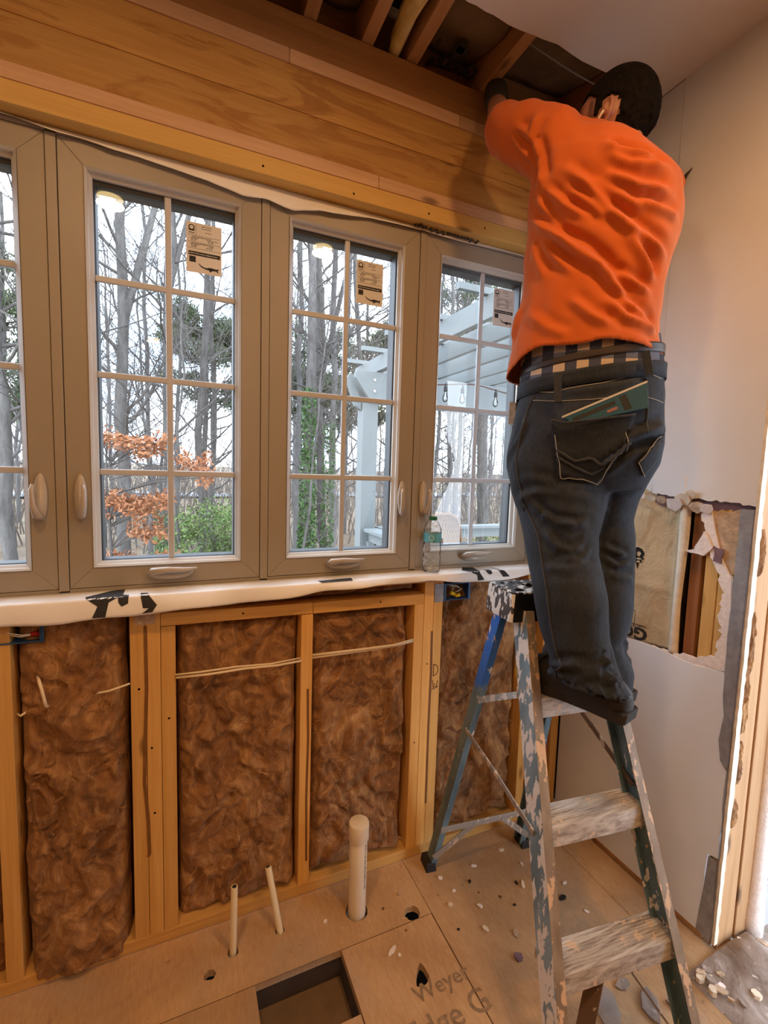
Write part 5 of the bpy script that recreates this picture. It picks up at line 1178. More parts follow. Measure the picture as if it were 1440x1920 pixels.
V, F = leaves(len(tips)*5, lambda: tuple(np.array(next(it))+np.array((rg.gauss(0, .04), rg.gauss(0, .04), rg.gauss(0, .03)))), .036, rg, .5); mm = MB(); mm.v = V; mm.f = F; mm.build('leaves', 'beech_leaf', t, recalc=False)
# ------------------------------------------------------------------ the worker on the ladder
SHIRT = [((-0.5841,-0.2662,1.7031),(-0.3095,-0.5581,1.7448),0.150), ((-0.5813,-0.2692,1.7431),(-0.3131,-0.5542,1.7683),0.148), ((-0.5736,-0.2774,1.8187),(-0.3179,-0.5492,1.8136),0.142), ((-0.5671,-0.2843,1.8933),(-0.3184,-0.5486,1.8568),0.138), ((-0.5616,-0.2901,1.9670),(-0.3156,-0.5516,1.9166),0.136), ((-0.5579,-0.2941,2.0545),(-0.3101,-0.5574,1.9856),0.137), ((-0.5579,-0.2940,2.1344),(-0.2989,-0.5693,2.0483),0.140), ((-0.5579,-0.2941,2.2106),(-0.2953,-0.5731,2.1168),0.140), ((-0.5499,-0.3026,2.2850),(-0.3056,-0.5622,2.1784),0.134), ((-0.5223,-0.3100,2.3616),(-0.3153,-0.5301,2.2368),0.108), ((-0.4867,-0.3259,2.4045),(-0.3204,-0.5027,2.2743),0.070), ((-0.4490,-0.3514,2.4194),(-0.3226,-0.4858,2.2967),0.040)]
PELVIS = [((-0.5498,-0.3027,1.8160),(-0.3193,-0.5476,1.8097),0.118), ((-0.5515,-0.3009,1.7254),(-0.3116,-0.5558,1.7546),0.128), ((-0.5561,-0.2960,1.6567),(-0.3055,-0.5623,1.6995),0.138), ((-0.5629,-0.2887,1.5873),(-0.3016,-0.5665,1.6374),0.150), ((-0.5699,-0.2814,1.5167),(-0.2976,-0.5707,1.5751),0.160), ((-0.5718,-0.2793,1.4533),(-0.2965,-0.5719,1.5194),0.162), ((-0.5658,-0.2857,1.4057),(-0.3014,-0.5667,1.4672),0.148), ((-0.5428,-0.3101,1.3594),(-0.3206,-0.5463,1.4050),0.115)]
LEGL = [((-0.5771,-0.3028,1.5697),(-0.4144,-0.4757,1.5675),0.100), ((-0.5941,-0.3067,1.4605),(-0.4116,-0.5007,1.4521),0.125), ((-0.5935,-0.3292,1.3837),(-0.4180,-0.5157,1.3810),0.118), ((-0.5897,-0.3624,1.3218),(-0.4364,-0.5253,1.3361),0.108), ((-0.5915,-0.3896,1.2644),(-0.4593,-0.5302,1.2762),0.098), ((-0.5990,-0.4182,1.2095),(-0.4777,-0.5471,1.2303),0.092), ((-0.6101,-0.4502,1.1579),(-0.4896,-0.5783,1.1818),0.088), ((-0.6124,-0.4697,1.1049),(-0.4936,-0.5959,1.1290),0.085), ((-0.6087,-0.4881,1.0523),(-0.4970,-0.6069,1.0740),0.082), ((-0.6046,-0.5071,1.0080),(-0.4999,-0.6184,1.0239),0.080), ((-0.6025,-0.5239,0.9641),(-0.4949,-0.6383,0.9767),0.084), ((-0.6052,-0.5283,0.9463),(-0.4859,-0.6551,0.9407),0.086), ((-0.6028,-0.5382,0.9331),(-0.4776,-0.6713,0.9146),0.086)]
LEGR = [((-0.3907,-0.3988,1.5748),(-0.2626,-0.5350,1.5803),0.100), ((-0.3842,-0.3911,1.4830),(-0.2490,-0.5348,1.5085),0.115), ((-0.3861,-0.3891,1.4126),(-0.2608,-0.5222,1.4449),0.108), ((-0.3986,-0.3904,1.3496),(-0.2878,-0.5082,1.3738),0.100), ((-0.4137,-0.3962,1.2873),(-0.3059,-0.5108,1.3141),0.092), ((-0.4278,-0.4177,1.2202),(-0.3202,-0.5322,1.2353),0.088), ((-0.4425,-0.4459,1.1490),(-0.3412,-0.5536,1.1593),0.085), ((-0.4556,-0.4684,1.0791),(-0.3604,-0.5697,1.0917),0.082), ((-0.4640,-0.4814,1.0229),(-0.3763,-0.5747,1.0320),0.078), ((-0.4678,-0.4847,0.9819),(-0.3836,-0.5742,0.9947),0.076), ((-0.4712,-0.4883,0.9349),(-0.3768,-0.5887,0.9495),0.080), ((-0.4710,-0.4886,0.8859),(-0.3716,-0.5942,0.9130),0.080), ((-0.4707,-0.4889,0.8351),(-0.3732,-0.5925,0.8564),0.075)]
SHIRT_FOLDS = [([(-0.5793,-0.4474,2.2000),(-0.5468,-0.5009,2.1364),(-0.5138,-0.5369,2.0729),(-0.4766,-0.5661,2.0326),(-0.4290,-0.5905,1.9970),(-0.3851,-0.6015,1.9660)],0.013,0.012), ([(-0.5501,-0.4965,2.1665),(-0.5082,-0.5420,2.1109),(-0.4576,-0.5774,2.0672)],0.012,0.008), ([(-0.5726,-0.4611,2.1430),(-0.5406,-0.5086,2.0908),(-0.5204,-0.5306,2.0565)],0.010,0.008), ([(-0.5937,-0.4062,2.1657),(-0.5731,-0.4600,2.1028),(-0.5483,-0.4990,2.0646)],0.010,0.008), ([(-0.5982,-0.3775,2.1599),(-0.5899,-0.4197,2.0915),(-0.5786,-0.4489,2.0543)],0.010,0.007), ([(-0.5979,-0.3505,2.1217),(-0.5847,-0.4347,2.0441),(-0.5452,-0.5029,1.9867),(-0.5152,-0.5356,1.9470),(-0.4856,-0.5599,1.8930)],0.013,0.014), ([(-0.5862,-0.4307,2.0455),(-0.5620,-0.4792,1.9890),(-0.5250,-0.5260,1.9451),(-0.4999,-0.5490,1.9014),(-0.4691,-0.5708,1.8642)],0.012,0.011), ([(-0.5283,-0.5226,2.2253),(-0.4810,-0.5631,2.2012),(-0.4371,-0.5872,2.1912)],0.012,0.013), ([(-0.5275,-0.5234,2.2075),(-0.4850,-0.5603,2.1739),(-0.4048,-0.5979,2.1612)],0.014,0.010), ([(-0.5967,-0.3905,2.0566),(-0.5850,-0.4339,1.9948),(-0.5602,-0.4821,1.9359)],0.012,0.007), ([(-0.5302,-0.5205,2.1660),(-0.4703,-0.5701,2.1203),(-0.3908,-0.6007,2.1075)],0.013,0.009), ([(-0.4682,-0.5713,2.0886),(-0.4163,-0.5948,2.0689),(-0.3648,-0.6025,2.0597)],0.012,0.008), ([(-0.4786,-0.5647,2.0185),(-0.4439,-0.5842,1.9643),(-0.4144,-0.5954,1.9119)],0.013,0.011), ([(-0.4989,-0.5498,1.9340),(-0.4690,-0.5708,1.9104),(-0.4193,-0.5938,1.8789)],0.011,0.009), ([(-0.5986,-0.3689,2.0575),(-0.5968,-0.3898,1.9979),(-0.5908,-0.4171,1.9380)],0.014,0.006), ([(-0.5631,-0.4774,1.8776),(-0.5337,-0.5166,1.8298),(-0.4978,-0.5507,1.7989)],0.013,0.007), ([(-0.5085,-0.5417,1.8667),(-0.4731,-0.5683,1.8212),(-0.4267,-0.5913,1.8021),(-0.3927,-0.6004,1.7947)],0.012,0.010), ([(-0.4888,-0.5576,1.8650),(-0.4451,-0.5837,1.8345),(-0.4019,-0.5986,1.8072)],0.011,0.010), ([(-0.5966,-0.3415,1.8924),(-0.5944,-0.3315,1.8425),(-0.5892,-0.3162,1.8086)],0.014,0.006), ([(-0.5975,-0.3848,1.8573),(-0.5838,-0.4370,1.8055),(-0.5598,-0.4826,1.7800)],0.014,0.005)]
SLEEVE_FOLDS = [([(-0.6236,-0.3701,2.3069),(-0.6159,-0.3784,2.2434),(-0.6000,-0.3952,2.1774)],0.014,0.009), ([(-0.6607,-0.3307,2.3582),(-0.6321,-0.3612,2.3174),(-0.6153,-0.3790,2.3642)],0.013,0.007), ([(-0.6815,-0.3086,2.3192),(-0.6514,-0.3406,2.2547),(-0.6240,-0.3698,2.1767)],0.014,0.007)]
JEANS_FOLDS = [([(-0.6468,-0.4343,1.3727),(-0.6454,-0.5088,1.3322),(-0.6253,-0.5499,1.3208),(-0.5894,-0.5808,1.3169),(-0.5490,-0.5934,1.3227)],0.011,0.010), ([(-0.6435,-0.5154,1.2875),(-0.6231,-0.5527,1.2611),(-0.5969,-0.5763,1.2537),(-0.5525,-0.5930,1.2684)],0.011,0.008), ([(-0.6155,-0.5612,1.2313),(-0.5783,-0.5861,1.2342),(-0.5330,-0.5933,1.2540)],0.010,0.007), ([(-0.6181,-0.5584,0.9742),(-0.5774,-0.5865,0.9689),(-0.5044,-0.5856,0.9544),(-0.4793,-0.6123,0.9761)],0.012,0.009), ([(-0.6216,-0.5545,0.9515),(-0.5908,-0.5800,0.9361),(-0.5268,-0.5925,0.9079),(-0.4815,-0.6099,0.9320),(-0.4677,-0.6246,0.9579)],0.013,0.010), ([(-0.6111,-0.5653,0.9184),(-0.5620,-0.5913,0.8969),(-0.4900,-0.6009,0.8781),(-0.4584,-0.6345,0.8958)],0.011,0.006), ([(-0.6390,-0.5273,1.2050),(-0.6048,-0.5706,1.2051),(-0.5394,-0.5937,1.2199)],0.012,0.005), ([(-0.4417,-0.5309,1.2471),(-0.4242,-0.5601,1.2366),(-0.3971,-0.5800,1.2316)],0.010,0.008), ([(-0.4410,-0.5329,1.2176),(-0.4225,-0.5620,1.2000),(-0.3886,-0.5834,1.2098)],0.010,0.007), ([(-0.4218,-0.5627,0.9902),(-0.4003,-0.5784,0.9971),(-0.3765,-0.5865,0.9742)],0.011,0.006), ([(-0.4150,-0.5688,0.9536),(-0.3740,-0.5869,0.9474)],0.011,0.006), ([(-0.4334,-0.5482,1.1680),(-0.3851,-0.5845,1.1657)],0.012,0.005), ([(-0.5165,-0.5606,1.4435),(-0.4863,-0.5813,1.4792),(-0.4514,-0.5979,1.5114),(-0.3482,-0.6057,1.5444)],0.012,-0.014), ([(-0.6023,-0.3444,1.4500),(-0.6076,-0.3855,1.5270),(-0.6071,-0.3972,1.5831)],0.012,0.006), ([(-0.6025,-0.4278,1.4205),(-0.5719,-0.4990,1.4014),(-0.5197,-0.5580,1.4083)],0.013,0.006), ([(-0.6075,-0.3829,1.3527),(-0.5959,-0.4503,1.3840),(-0.5594,-0.5168,1.3809),(-0.5078,-0.5672,1.3773)],0.014,0.006), ([(-0.4535,-0.5971,1.5387),(-0.4141,-0.6079,1.5507),(-0.3606,-0.6082,1.5715)],0.011,0.008), ([(-0.5797,-0.4860,1.6442),(-0.5174,-0.5598,1.6532),(-0.4293,-0.6048,1.6719)],0.012,0.004)]
POCKET = [(-0.5897,-0.4765,1.5647),(-0.5732,-0.5059,1.5564),(-0.5265,-0.5587,1.5658),(-0.4633,-0.5974,1.5795),(-0.4645,-0.5969,1.5517),(-0.4701,-0.5945,1.4969),(-0.4968,-0.5804,1.4512),(-0.5236,-0.5611,1.4119),(-0.5561,-0.5289,1.4172),(-0.5780,-0.4983,1.4258),(-0.5845,-0.4869,1.4946)]
POCKET2 = [(-0.4375,-0.6061,1.4705),(-0.4081,-0.6114,1.5027),(-0.3703,-0.6111,1.5341),(-0.3520,-0.6076,1.5441),(-0.3690,-0.6109,1.4834),(-0.4146,-0.6106,1.4383)]
CHEVRON1 = [(-0.5836,-0.4884,1.4946),(-0.5582,-0.5264,1.4701),(-0.5364,-0.5498,1.4777),(-0.5164,-0.5668,1.4679),(-0.4908,-0.5839,1.4928),(-0.4668,-0.5959,1.5175)]
CHEVRON2 = [(-0.5814,-0.4925,1.4767),(-0.5575,-0.5272,1.4525),(-0.5312,-0.5546,1.4413),(-0.5031,-0.5763,1.4649),(-0.4701,-0.5945,1.4969)]
YOKE = [(-0.6080,-0.4162,1.6293),(-0.5857,-0.4845,1.6209),(-0.5386,-0.5477,1.6223),(-0.4638,-0.5972,1.6294),(-0.4247,-0.6090,1.6280),(-0.3676,-0.6107,1.6209)]
WAISTSEAM = [(-0.6094,-0.3766,1.6569),(-0.5926,-0.4701,1.6452),(-0.5728,-0.5065,1.6523),(-0.5217,-0.5627,1.6624),(-0.4674,-0.5957,1.6794),(-0.4303,-0.6078,1.6880),(-0.3820,-0.6121,1.6791)]
SIDESEAM = [(-0.5861,-0.3958,1.6413),(-0.5896,-0.3807,1.6049),(-0.5918,-0.3655,1.5444),(-0.5925,-0.3543,1.4781),(-0.5920,-0.3636,1.4307),(-0.5893,-0.3823,1.3802),(-0.5876,-0.3900,1.3336),(-0.5879,-0.3888,1.3546),(-0.5713,-0.4347,1.2745),(-0.5666,-0.4440,1.2300),(-0.5557,-0.4628,1.1490),(-0.5467,-0.4764,1.0597),(-0.5359,-0.4908,0.9977),(-0.5284,-0.5000,0.9769),(-0.5363,-0.4903,0.9510),(-0.5352,-0.4917,0.9203),(-0.5240,-0.5050,0.8969),(-0.5213,-0.5080,0.8588)]
LOOP1 = [(-0.5880,-0.4800,1.6898),(-0.5855,-0.4848,1.6156)]
LOOP2 = [(-0.4399,-0.6054,1.7338),(-0.4235,-0.6092,1.6785)]
CENTER = [(-0.4290,-0.6081,1.6747),(-0.4220,-0.6095,1.6079),(-0.4183,-0.6101,1.5400)]
FRONTPOCKET = [(-0.5926,-0.3144,1.5896),(-0.6066,-0.3570,1.5751),(-0.6099,-0.3901,1.5722)]
VD = Vector((.72830241, .68525586, 0)); RT_ = Vector((.68525586, -.72830241, 0)); PB = Vector((-.43, -.43, 0))
man = root('person', (-.45, -.60, .8485), 'man in orange t-shirt and dark jeans working with raised arms on the ladder', 'person')
def loft(mb, rings, n=28, e=2.2, cap=True):
    vs = []; m = len(rings)
    for L, R, d in rings:
        L = Vector(L); R = Vector(R); c = (L+R)/2; a = (R-L)/2
        for k in range(n):
            t = 2*PI*k/n; ct, st = math.cos(t), math.sin(t); vs.append(c+a*math.copysign(abs(ct)**(2/e), ct)+VD*d*math.copysign(abs(st)**(2/e), st))
    fs = [(i*n+k, i*n+(k+1) % n, (i+1)*n+(k+1) % n, (i+1)*n+k) for i in range(m-1) for k in range(n)]
    if cap: fs += [tuple(reversed(range(n))), tuple(range((m-1)*n, m*n))]
    return mb.add(vs, fs)
def ball(mb, c, r, n=12):
    c = Vector(c); return mb.lathe([(max(.0001, r*math.sin(PI*k/n)), -r*math.cos(PI*k/n)) for k in range(n+1)], c, n*2)
def fuse(mb, voxel, smooth=4):
    """one continuous skin over everything in the builder"""
    me = bpy.data.meshes.new('fuse'); me.from_pydata(mb.v, [], mb.f)
    bm = bmesh.new(); bm.from_mesh(me); bmesh.ops.recalc_face_normals(bm, faces=bm.faces); bm.to_mesh(me); bm.free()
    o = bpy.data.objects.new('fuse', me); COL.objects.link(o)
    md = o.modifiers.new('r', 'REMESH'); md.mode = 'VOXEL'; md.voxel_size = voxel
    ms = o.modifiers.new('s', 'SMOOTH'); ms.iterations = smooth; ms.factor = .5
    dg = bpy.context.evaluated_depsgraph_get(); dg.update(); out = bpy.data.meshes.new_from_object(o.evaluated_get(dg))
    bpy.data.objects.remove(o); bpy.data.meshes.remove(me); out.modifiers if False else None
    return out
def arrays(me):
    n = len(me.vertices); co = np.empty(n*3); me.vertices.foreach_get('co', co); no = np.empty(n*3); me.vertices.foreach_get('normal', no); return co.reshape(-1, 3), no.reshape(-1, 3)
def fold(co, no, folds, disp=None):
    disp = np.zeros(len(co)) if disp is None else disp
    for pts, sg, amp in folds:
        sg *= .85
        pts = np.array(pts); lo = pts.min(0)-4*sg; hi = pts.max(0)+4*sg; lo[:2] -= .03; hi[:2] += .03
        idx = np.where(((co > lo) & (co < hi)).all(1))[0]
        if not len(idx): continue
        q = co[idx]; best = np.full(len(idx), 9.); sgn = np.zeros(len(idx)); along = np.zeros(len(idx)); tot = len(pts)-1
        for i in range(tot):
            a, b = pts[i], pts[i+1]; ab = b-a; t = np.clip(((q-a)@ab)/(ab@ab), 0, 1); pr = a+t[:, None]*ab; dv = q-pr
            nn = no[idx]; dv = dv-nn*(dv*nn).sum(1)[:, None]; d = np.linalg.norm(dv, axis=1)
            s = np.sign((np.cross(nn, ab)*dv).sum(1)); m = d < best
            best[m] = d[m]; sgn[m] = s[m]; along[m] = (i+t[m])/tot
        x = best*sgn; env = np.clip(np.minimum(along, 1-along)*5+.15, 0, 1)
        g = np.exp(-(x/sg)**2)-.85*np.exp(-((x-1.9*sg)/(1.1*sg))**2)-.35*np.exp(-((x+1.9*sg)/(1.2*sg))**2)
        face = np.clip(-(no[idx]@np.array(VD))*3+.6, 0, 1)
        disp[idx] += amp*g*env*face
    return disp
def put(me, co):
    me.vertices.foreach_set('co', np.ascontiguousarray(co).ravel()); me.update()
def localise(me, o3): co, no = arrays(me); put(me, co-np.array(o3))
MO = ORG[man.name]
# ---- shirt
mb = MB(); loft(mb, SHIRT, 32, 2.3)
mb.tube([(-.50, -.385, 2.255), (-.535, -.345, 2.325), (-.572, -.275, 2.385), (-.605, -.215, 2.432), (-.618, -.195, 2.450)], [.085, .088, .077, .064, .050], 18)
mb.tube([(-.30, -.46, 2.20), (-.272, -.43, 2.235), (-.225, -.33, 2.29), (-.185, -.25, 2.33), (-.178, -.235, 2.335)], [.09, .09, .074, .062, .05], 18)
me = fuse(mb, .0056, 6); co, no = arrays(me)
d = fold(co, no, SHIRT_FOLDS+SLEEVE_FOLDS)
d += .006*(np.array([mnoise.noise(Vector(p)*9.) for p in co]))+.003*np.array([mnoise.noise(Vector((p[0]*26, p[1]*26, p[2]*14))) for p in co])
d *= 1.25
put(me, co+no*d[:, None]); co, no = arrays(me)
bm = bmesh.new(); bm.from_mesh(me)
sh_ = (co-np.array(PB))@np.array(RT_); oh_ = (co-np.array(PB))@np.array(VD)
def hem_z(s, o): return 1.734-np.where(o < 0, .22, .10)*o-np.clip(-(s+.12), 0, .1)*.30+.004*np.sin(s*34)
hem = hem_z(sh_, oh_)
col_r = np.linalg.norm((co-np.array((-.376, -.412, 2.352)))*np.array((1, 1, 1.3)), axis=1)
kill = (co[:, 2] < hem) | ((col_r < .064) & (co[:, 2] > 2.31))
bm.verts.ensure_lookup_table(); bmesh.ops.delete(bm, geom=[bm.verts[i] for i in np.where(kill)[0]], context='VERTS')
for v in bm.verts:
    if v.is_boundary and v.co.z < 2.0:
        q = v.co-PB; v.co.z = float(hem_z(np.array(q.dot(RT_)), np.array(q.dot(VD))))-.002
for _ in range(5): bmesh.ops.smooth_vert(bm, verts=[v for v in bm.verts if v.is_boundary and v.co.z > 2.0], factor=.5, use_axis_x=True, use_axis_y=True, use_axis_z=True)
bmesh.ops.smooth_vert(bm, verts=[v for v in bm.verts if v.is_boundary and v.co.z < 2.0], factor=.5, use_axis_x=True, use_axis_y=True, use_axis_z=True)
bm.to_mesh(me); bm.free(); localise(me, MO)
shirt = finish(me, 't_shirt', 'orange_cotton', man, True, recalc=False, o3=MO, solid=.0035); tag(shirt, 'bright orange t-shirt')
# ---- jeans
mb = MB(); loft(mb, PELVIS[2:], 32, 2.3); loft(mb, LEGL, 26, 2.3); loft(mb, LEGR, 26, 2.3)
me = fuse(mb, .006, 6); co, no = arrays(me); d = fold(co, no, JEANS_FOLDS)
d += .005*np.array([mnoise.noise(Vector(p)*11.) for p in co])+.0022*np.array([mnoise.noise(Vector((p[0]*20, p[1]*20, p[2]*30))) for p in co])*np.clip((1.12-co[:, 2])*4, .3, 1)
d *= 1.2
put(me, co+no*d[:, None])
jb = bmesh.new(); jb.from_mesh(me); JT = BVHTree.FromBMesh(jb); jb.free()
localise(me, MO); jeans = finish(me, 'jeans', 'denim', man, True, recalc=False, o3=MO); tag(jeans, 'worn dark blue-grey jeans')
def on_j(p, off=.003):
    p = Vector(p); o = p-VD*(.5+(p-PB).dot(VD)); h = JT.ray_cast(o, VD)
    return h[0]+h[1]*off if h[0] is not None else p
def patch(name, poly, mat, off=.0045, th=.004, cuts=6, top=0.):
    zt_ = max(p[2] for p in poly)
    c = sum((Vector(p) for p in poly), Vector())/len(poly); bm = bmesh.new(); vs = [bm.verts.new(p) for p in poly]; bm.faces.new(vs); bmesh.ops.triangulate(bm, faces=bm.faces)
    bmesh.ops.subdivide_edges(bm, edges=bm.edges, cuts=cuts, use_grid_fill=True); bm.verts.index_update()
    m = MB(); m.add([on_j(v.co, off+top*max(0., 1-(zt_-v.co.z)/.06)) for v in bm.verts], [[v.index for v in f.verts] for f in bm.faces]); bm.free()
    return m.build(name, mat, jeans, smooth=True, solid=th)
def dense(pts, k=6): return [Vector(a).lerp(Vector(b), i/k) for a, b in zip(pts[:-1], pts[1:]) for i in range(k)]+[Vector(pts[-1])]
def seam(name, pts, mat, r, off=.001): return MB().tube([on_j(p, off) for p in dense(pts)], r, 6).build(name, mat, jeans, smooth=True)
pk = patch('back_pocket', POCKET, 'denim', .008, top=.018)
for q in (CHEVRON1, CHEVRON2): seam('pocket_stitching', q, 'denim_seam', .004, .0095)
seam('pocket_stitching', [tuple(Vector(p)*.96+Vector(CHEVRON2[2])*.04) for p in POCKET[3:]+POCKET[:1]], 'stitch', .0011, .011)
seam('pocket_hem', POCKET[:4], 'denim_seam', .003, .027)
patch('back_pocket', POCKET2, 'denim', .005); seam('pocket_stitching', POCKET2[-1:]+POCKET2[:3], 'stitch', .0012, .007)
seam('yoke_seam', YOKE, 'stitch', .0012, .001); seam('waist_seam', WAISTSEAM, 'stitch', .0013, .001); seam('side_seam', SIDESEAM, 'denim_seam', .0028, .0005); seam('centre_seam', CENTER, 'denim_seam', .003, .0005)
# shorts band, belt and loops above the waist of the jeans
def band(name, rings, mat, grow, parent=man, wave=0., seed=0):
    m = MB(); n = 56; vs = []
    for i, (L, R, dd) in enumerate(rings):
        L = Vector(L); R = Vector(R); c = (L+R)/2; a = (R-L)/2
        for k in range(n):
            t = 2*PI*k/n; ct, st = math.cos(t), math.sin(t); g = 1+grow+wave*math.sin(k*1.9+i*1.3+seed)*math.sin(k*.63)
            vs.append(c+a*g*math.copysign(abs(ct)**.87, ct)+VD*dd*g*math.copysign(abs(st)**.87, st))
    m.add(vs, [(i*n+k, i*n+(k+1) % n, (i+1)*n+(k+1) % n, (i+1)*n+k) for i in range(len(rings)-1) for k in range(n)]); return m.build(name, mat, parent, smooth=True, solid=.003)
def lerp_ring(t):     # along PELVIS, fractional index
    i = min(len(PELVIS)-2, int(t)); f = t-i; A, B = PELVIS[i], PELVIS[i+1]
    return (tuple(Vector(A[0]).lerp(Vector(B[0]), f)), tuple(Vector(A[1]).lerp(Vector(B[1]), f)), A[2]*(1-f)+B[2]*f)
def tilt(r, dzl, dzr): return ((r[0][0], r[0][1], r[0][2]+dzl), (r[1][0], r[1][1], r[1][2]+dzr), r[2])
band('boxer_shorts', [lerp_ring(t) for t in (.15, .4, .7, .9, 1.1, 1.3, 1.5, 1.7, 1.9)], 'plaid', .010, wave=.014)
def beltr(t, h, g): r_ = lerp_ring(t); return tilt(r_, h, h)
band('belt', [tilt(lerp_ring(1.15), -.008, .002), tilt(lerp_ring(1.15), -.005, .008), tilt(lerp_ring(1.15), .004, .022), tilt(lerp_ring(1.15), .006, .026)], 'belt_leather', .026, wave=.006)
band('waistband', [tilt(lerp_ring(2.1), -.008, -.006), tilt(lerp_ring(2.0), .004, .006), tilt(lerp_ring(2.0), .016, .016), tilt(lerp_ring(2.0), .026, .026)], 'denim', .024, jeans, wave=.004)
for a_, b_ in (LOOP1, LOOP2):
    A, B = Vector(a_)-VD*.012, Vector(b_)-VD*.010; m = MB(); m.beam(A, B, RT_, .018, .004); m.build('belt_loop', 'denim_seam', jeans, bevel=.001)
# ---- shoes
def shoe(heel, d, L, side):
    heel = Vector(heel); d = Vector(d).normalized(); sd = Vector((-d.y, d.x, 0)); z0 = .8495
    r = root('shoe', (0, 0, 0)); COL.objects.unlink(r); bpy.data.objects.remove(r)
    prof = [(0, .030), (.03, .038), (.10, .040), (.30, .038), (.50, .041), (.70, .049), (.85, .046), (.95, .032), (1.0, .012)]
    def outline(g, sc=1.): return [heel+d*(L*t)+sd*w*sc*g for t, w in prof]
    m = MB(); lp = [p for p in outline(1)]+[p for p in reversed(outline(-1))]; k = len(lp); c = sum(lp, Vector())/k
    vs = [Vector((p.x, p.y, z0)) for p in lp]+[Vector((c.x+(p.x-c.x)*1.03, c.y+(p.y-c.y)*1.03, z0+.028)) for p in lp]
    m.add(vs, [(i, (i+1) % k, k+(i+1) % k, k+i) for i in range(k)]+[tuple(reversed(range(k))), tuple(range(k, 2*k))]); sole = m.build('shoe_sole', 'shoe_sole', man, bevel=.003)
    m = MB(); n = 16; ts = [0., .03, .10, .2, .3, .4, .5, .6, .7, .8, .88, .95, .985, 1.]
    hs = [.03, .045, .06, .08, .09, .088, .078, .066, .060, .058, .055, .046, .034, .012]; ws = [.012, .028, .040, .041, .040, .040, .042, .046, .049, .048, .044, .033, .022, .006]
    vs = []
    for t, h, w in zip(ts, hs, ws):
        c = heel+d*(L*t)
        for q in range(n):
            a = PI*q/(n-1); vs.append(Vector((c.x, c.y, z0+.026))+sd*w*math.copysign(abs(math.cos(a))**.7, math.cos(a))+Vector((0, 0, h*max(0, math.sin(a))**.8)))
    m.add(vs, [(i*n+q, i*n+q+1, (i+1)*n+q+1, (i+1)*n+q) for i in range(len(ts)-1) for q in range(n-1)]+[tuple(range(n)), tuple(reversed(range((len(ts)-1)*n, len(ts)*n)))])
    up = m.build('shoe_upper', 'shoe_leather', man, smooth=True)
    m = MB(); vs = []
    sel = [i for i, t in enumerate(ts) if t >= .8]
    for i in sel:
        c = heel+d*(L*ts[i])
        for q in range(n): a = PI*q/(n-1); vs.append(Vector((c.x, c.y, z0+.027))+sd*ws[i]*1.04*math.copysign(abs(math.cos(a))**.7, math.cos(a))+Vector((0, 0, hs[i]*1.05*max(0, math.sin(a))**.8))+d*.002)
    m.add(vs, [(i*n+q, i*n+q+1, (i+1)*n+q+1, (i+1)*n+q) for i in range(len(sel)-1) for q in range(n-1)]); m.build('toe_cap', 'shoe_toe', up, smooth=True, solid=.002)
    m = MB()
    for t in (.52, .58, .64): c = heel+d*(L*t); m.tube([Vector((c.x, c.y, z0+.026+.078-(t-.5)*.1))+sd*w for w in (-.025, 0, .025)], .003, 6)
    m.build('laces', 'black', up, smooth=True); return sole
shoe((-.487, -.682, 0), (-.27, .963, 0), .285, 1); shoe((-.412, -.615, 0), (-.02, 1, 0), .285, -1)
# ---- body: head, neck, trunk, arms and hands in one skin
HC = Vector((-.3800, -.4100, 2.3950)); HF = Vector((-.40, .90, .10)).normalized(); HU = (Vector((.14, -.12, 1))-HF*Vector((.14, -.12, 1)).dot(HF)).normalized(); HL = HU.cross(HF)
def hp(f, l, u): return HC+HF*f+HL*l+HU*u
def skull(f, l, u):      # unit sphere -> head
    x, y, z = f*.098, l*.078, u*.119
    if u < -.2: t = min(1, (-.2-u)/.8); y *= 1-.30*t; x = x*(1-.45*t) if f < 0 else x*(1-.06*t)+.012*t
    if f > .3 and abs(l) < .35: x += .017*math.exp(-(l/.13)**2-((u+.12)/.16)**2)
    if f > .3: x -= .007*math.exp(-((abs(l)-.42)/.14)**2-((u-.08)/.12)**2); x += .005*math.exp(-((u-.26)/.09)**2)
    if f > .3: x += .005*math.exp(-(l/.25)**2-((u+.50)/.07)**2)
    if f < 0: x *= 1.04
    return x, y, z
def head_mesh(g=1., n=44, m=30, keep=None):
    mb = MB(); vs = []; 
    for i in range(m+1):
        u = -math.cos(PI*i/m); rr = math.sin(PI*i/m)
        for k in range(n): a = 2*PI*k/n; x, y, z = skull(rr*math.cos(a), rr*math.sin(a), u); vs.append(((x*g, y*g, z*g), (rr*math.cos(a), rr*math.sin(a), u)))
    fs = [(i*n+k, i*n+(k+1) % n, (i+1)*n+(k+1) % n, (i+1)*n+k) for i in range(m) for k in range(n)]
    if keep: fs = [f for f in fs if all(keep(*vs[i][0]) for i in f)]
    mb.add([hp(*v[0]) for v in vs], fs); return mb
mb = head_mesh()
mb.tube([hp(-.03, 0, -.03), hp(-.040, 0, -.08), (-.382, -.430, 2.29), (-.39, -.43, 2.24)], [.046, .047, .054, .072], 16)
loft(mb, [(tuple(Vector(L).lerp((Vector(L)+Vector(R))/2, .18)), tuple(Vector(R).lerp((Vector(L)+Vector(R))/2, .18)), d_*.78) for L, R, d_ in SHIRT[1:11]], 20)
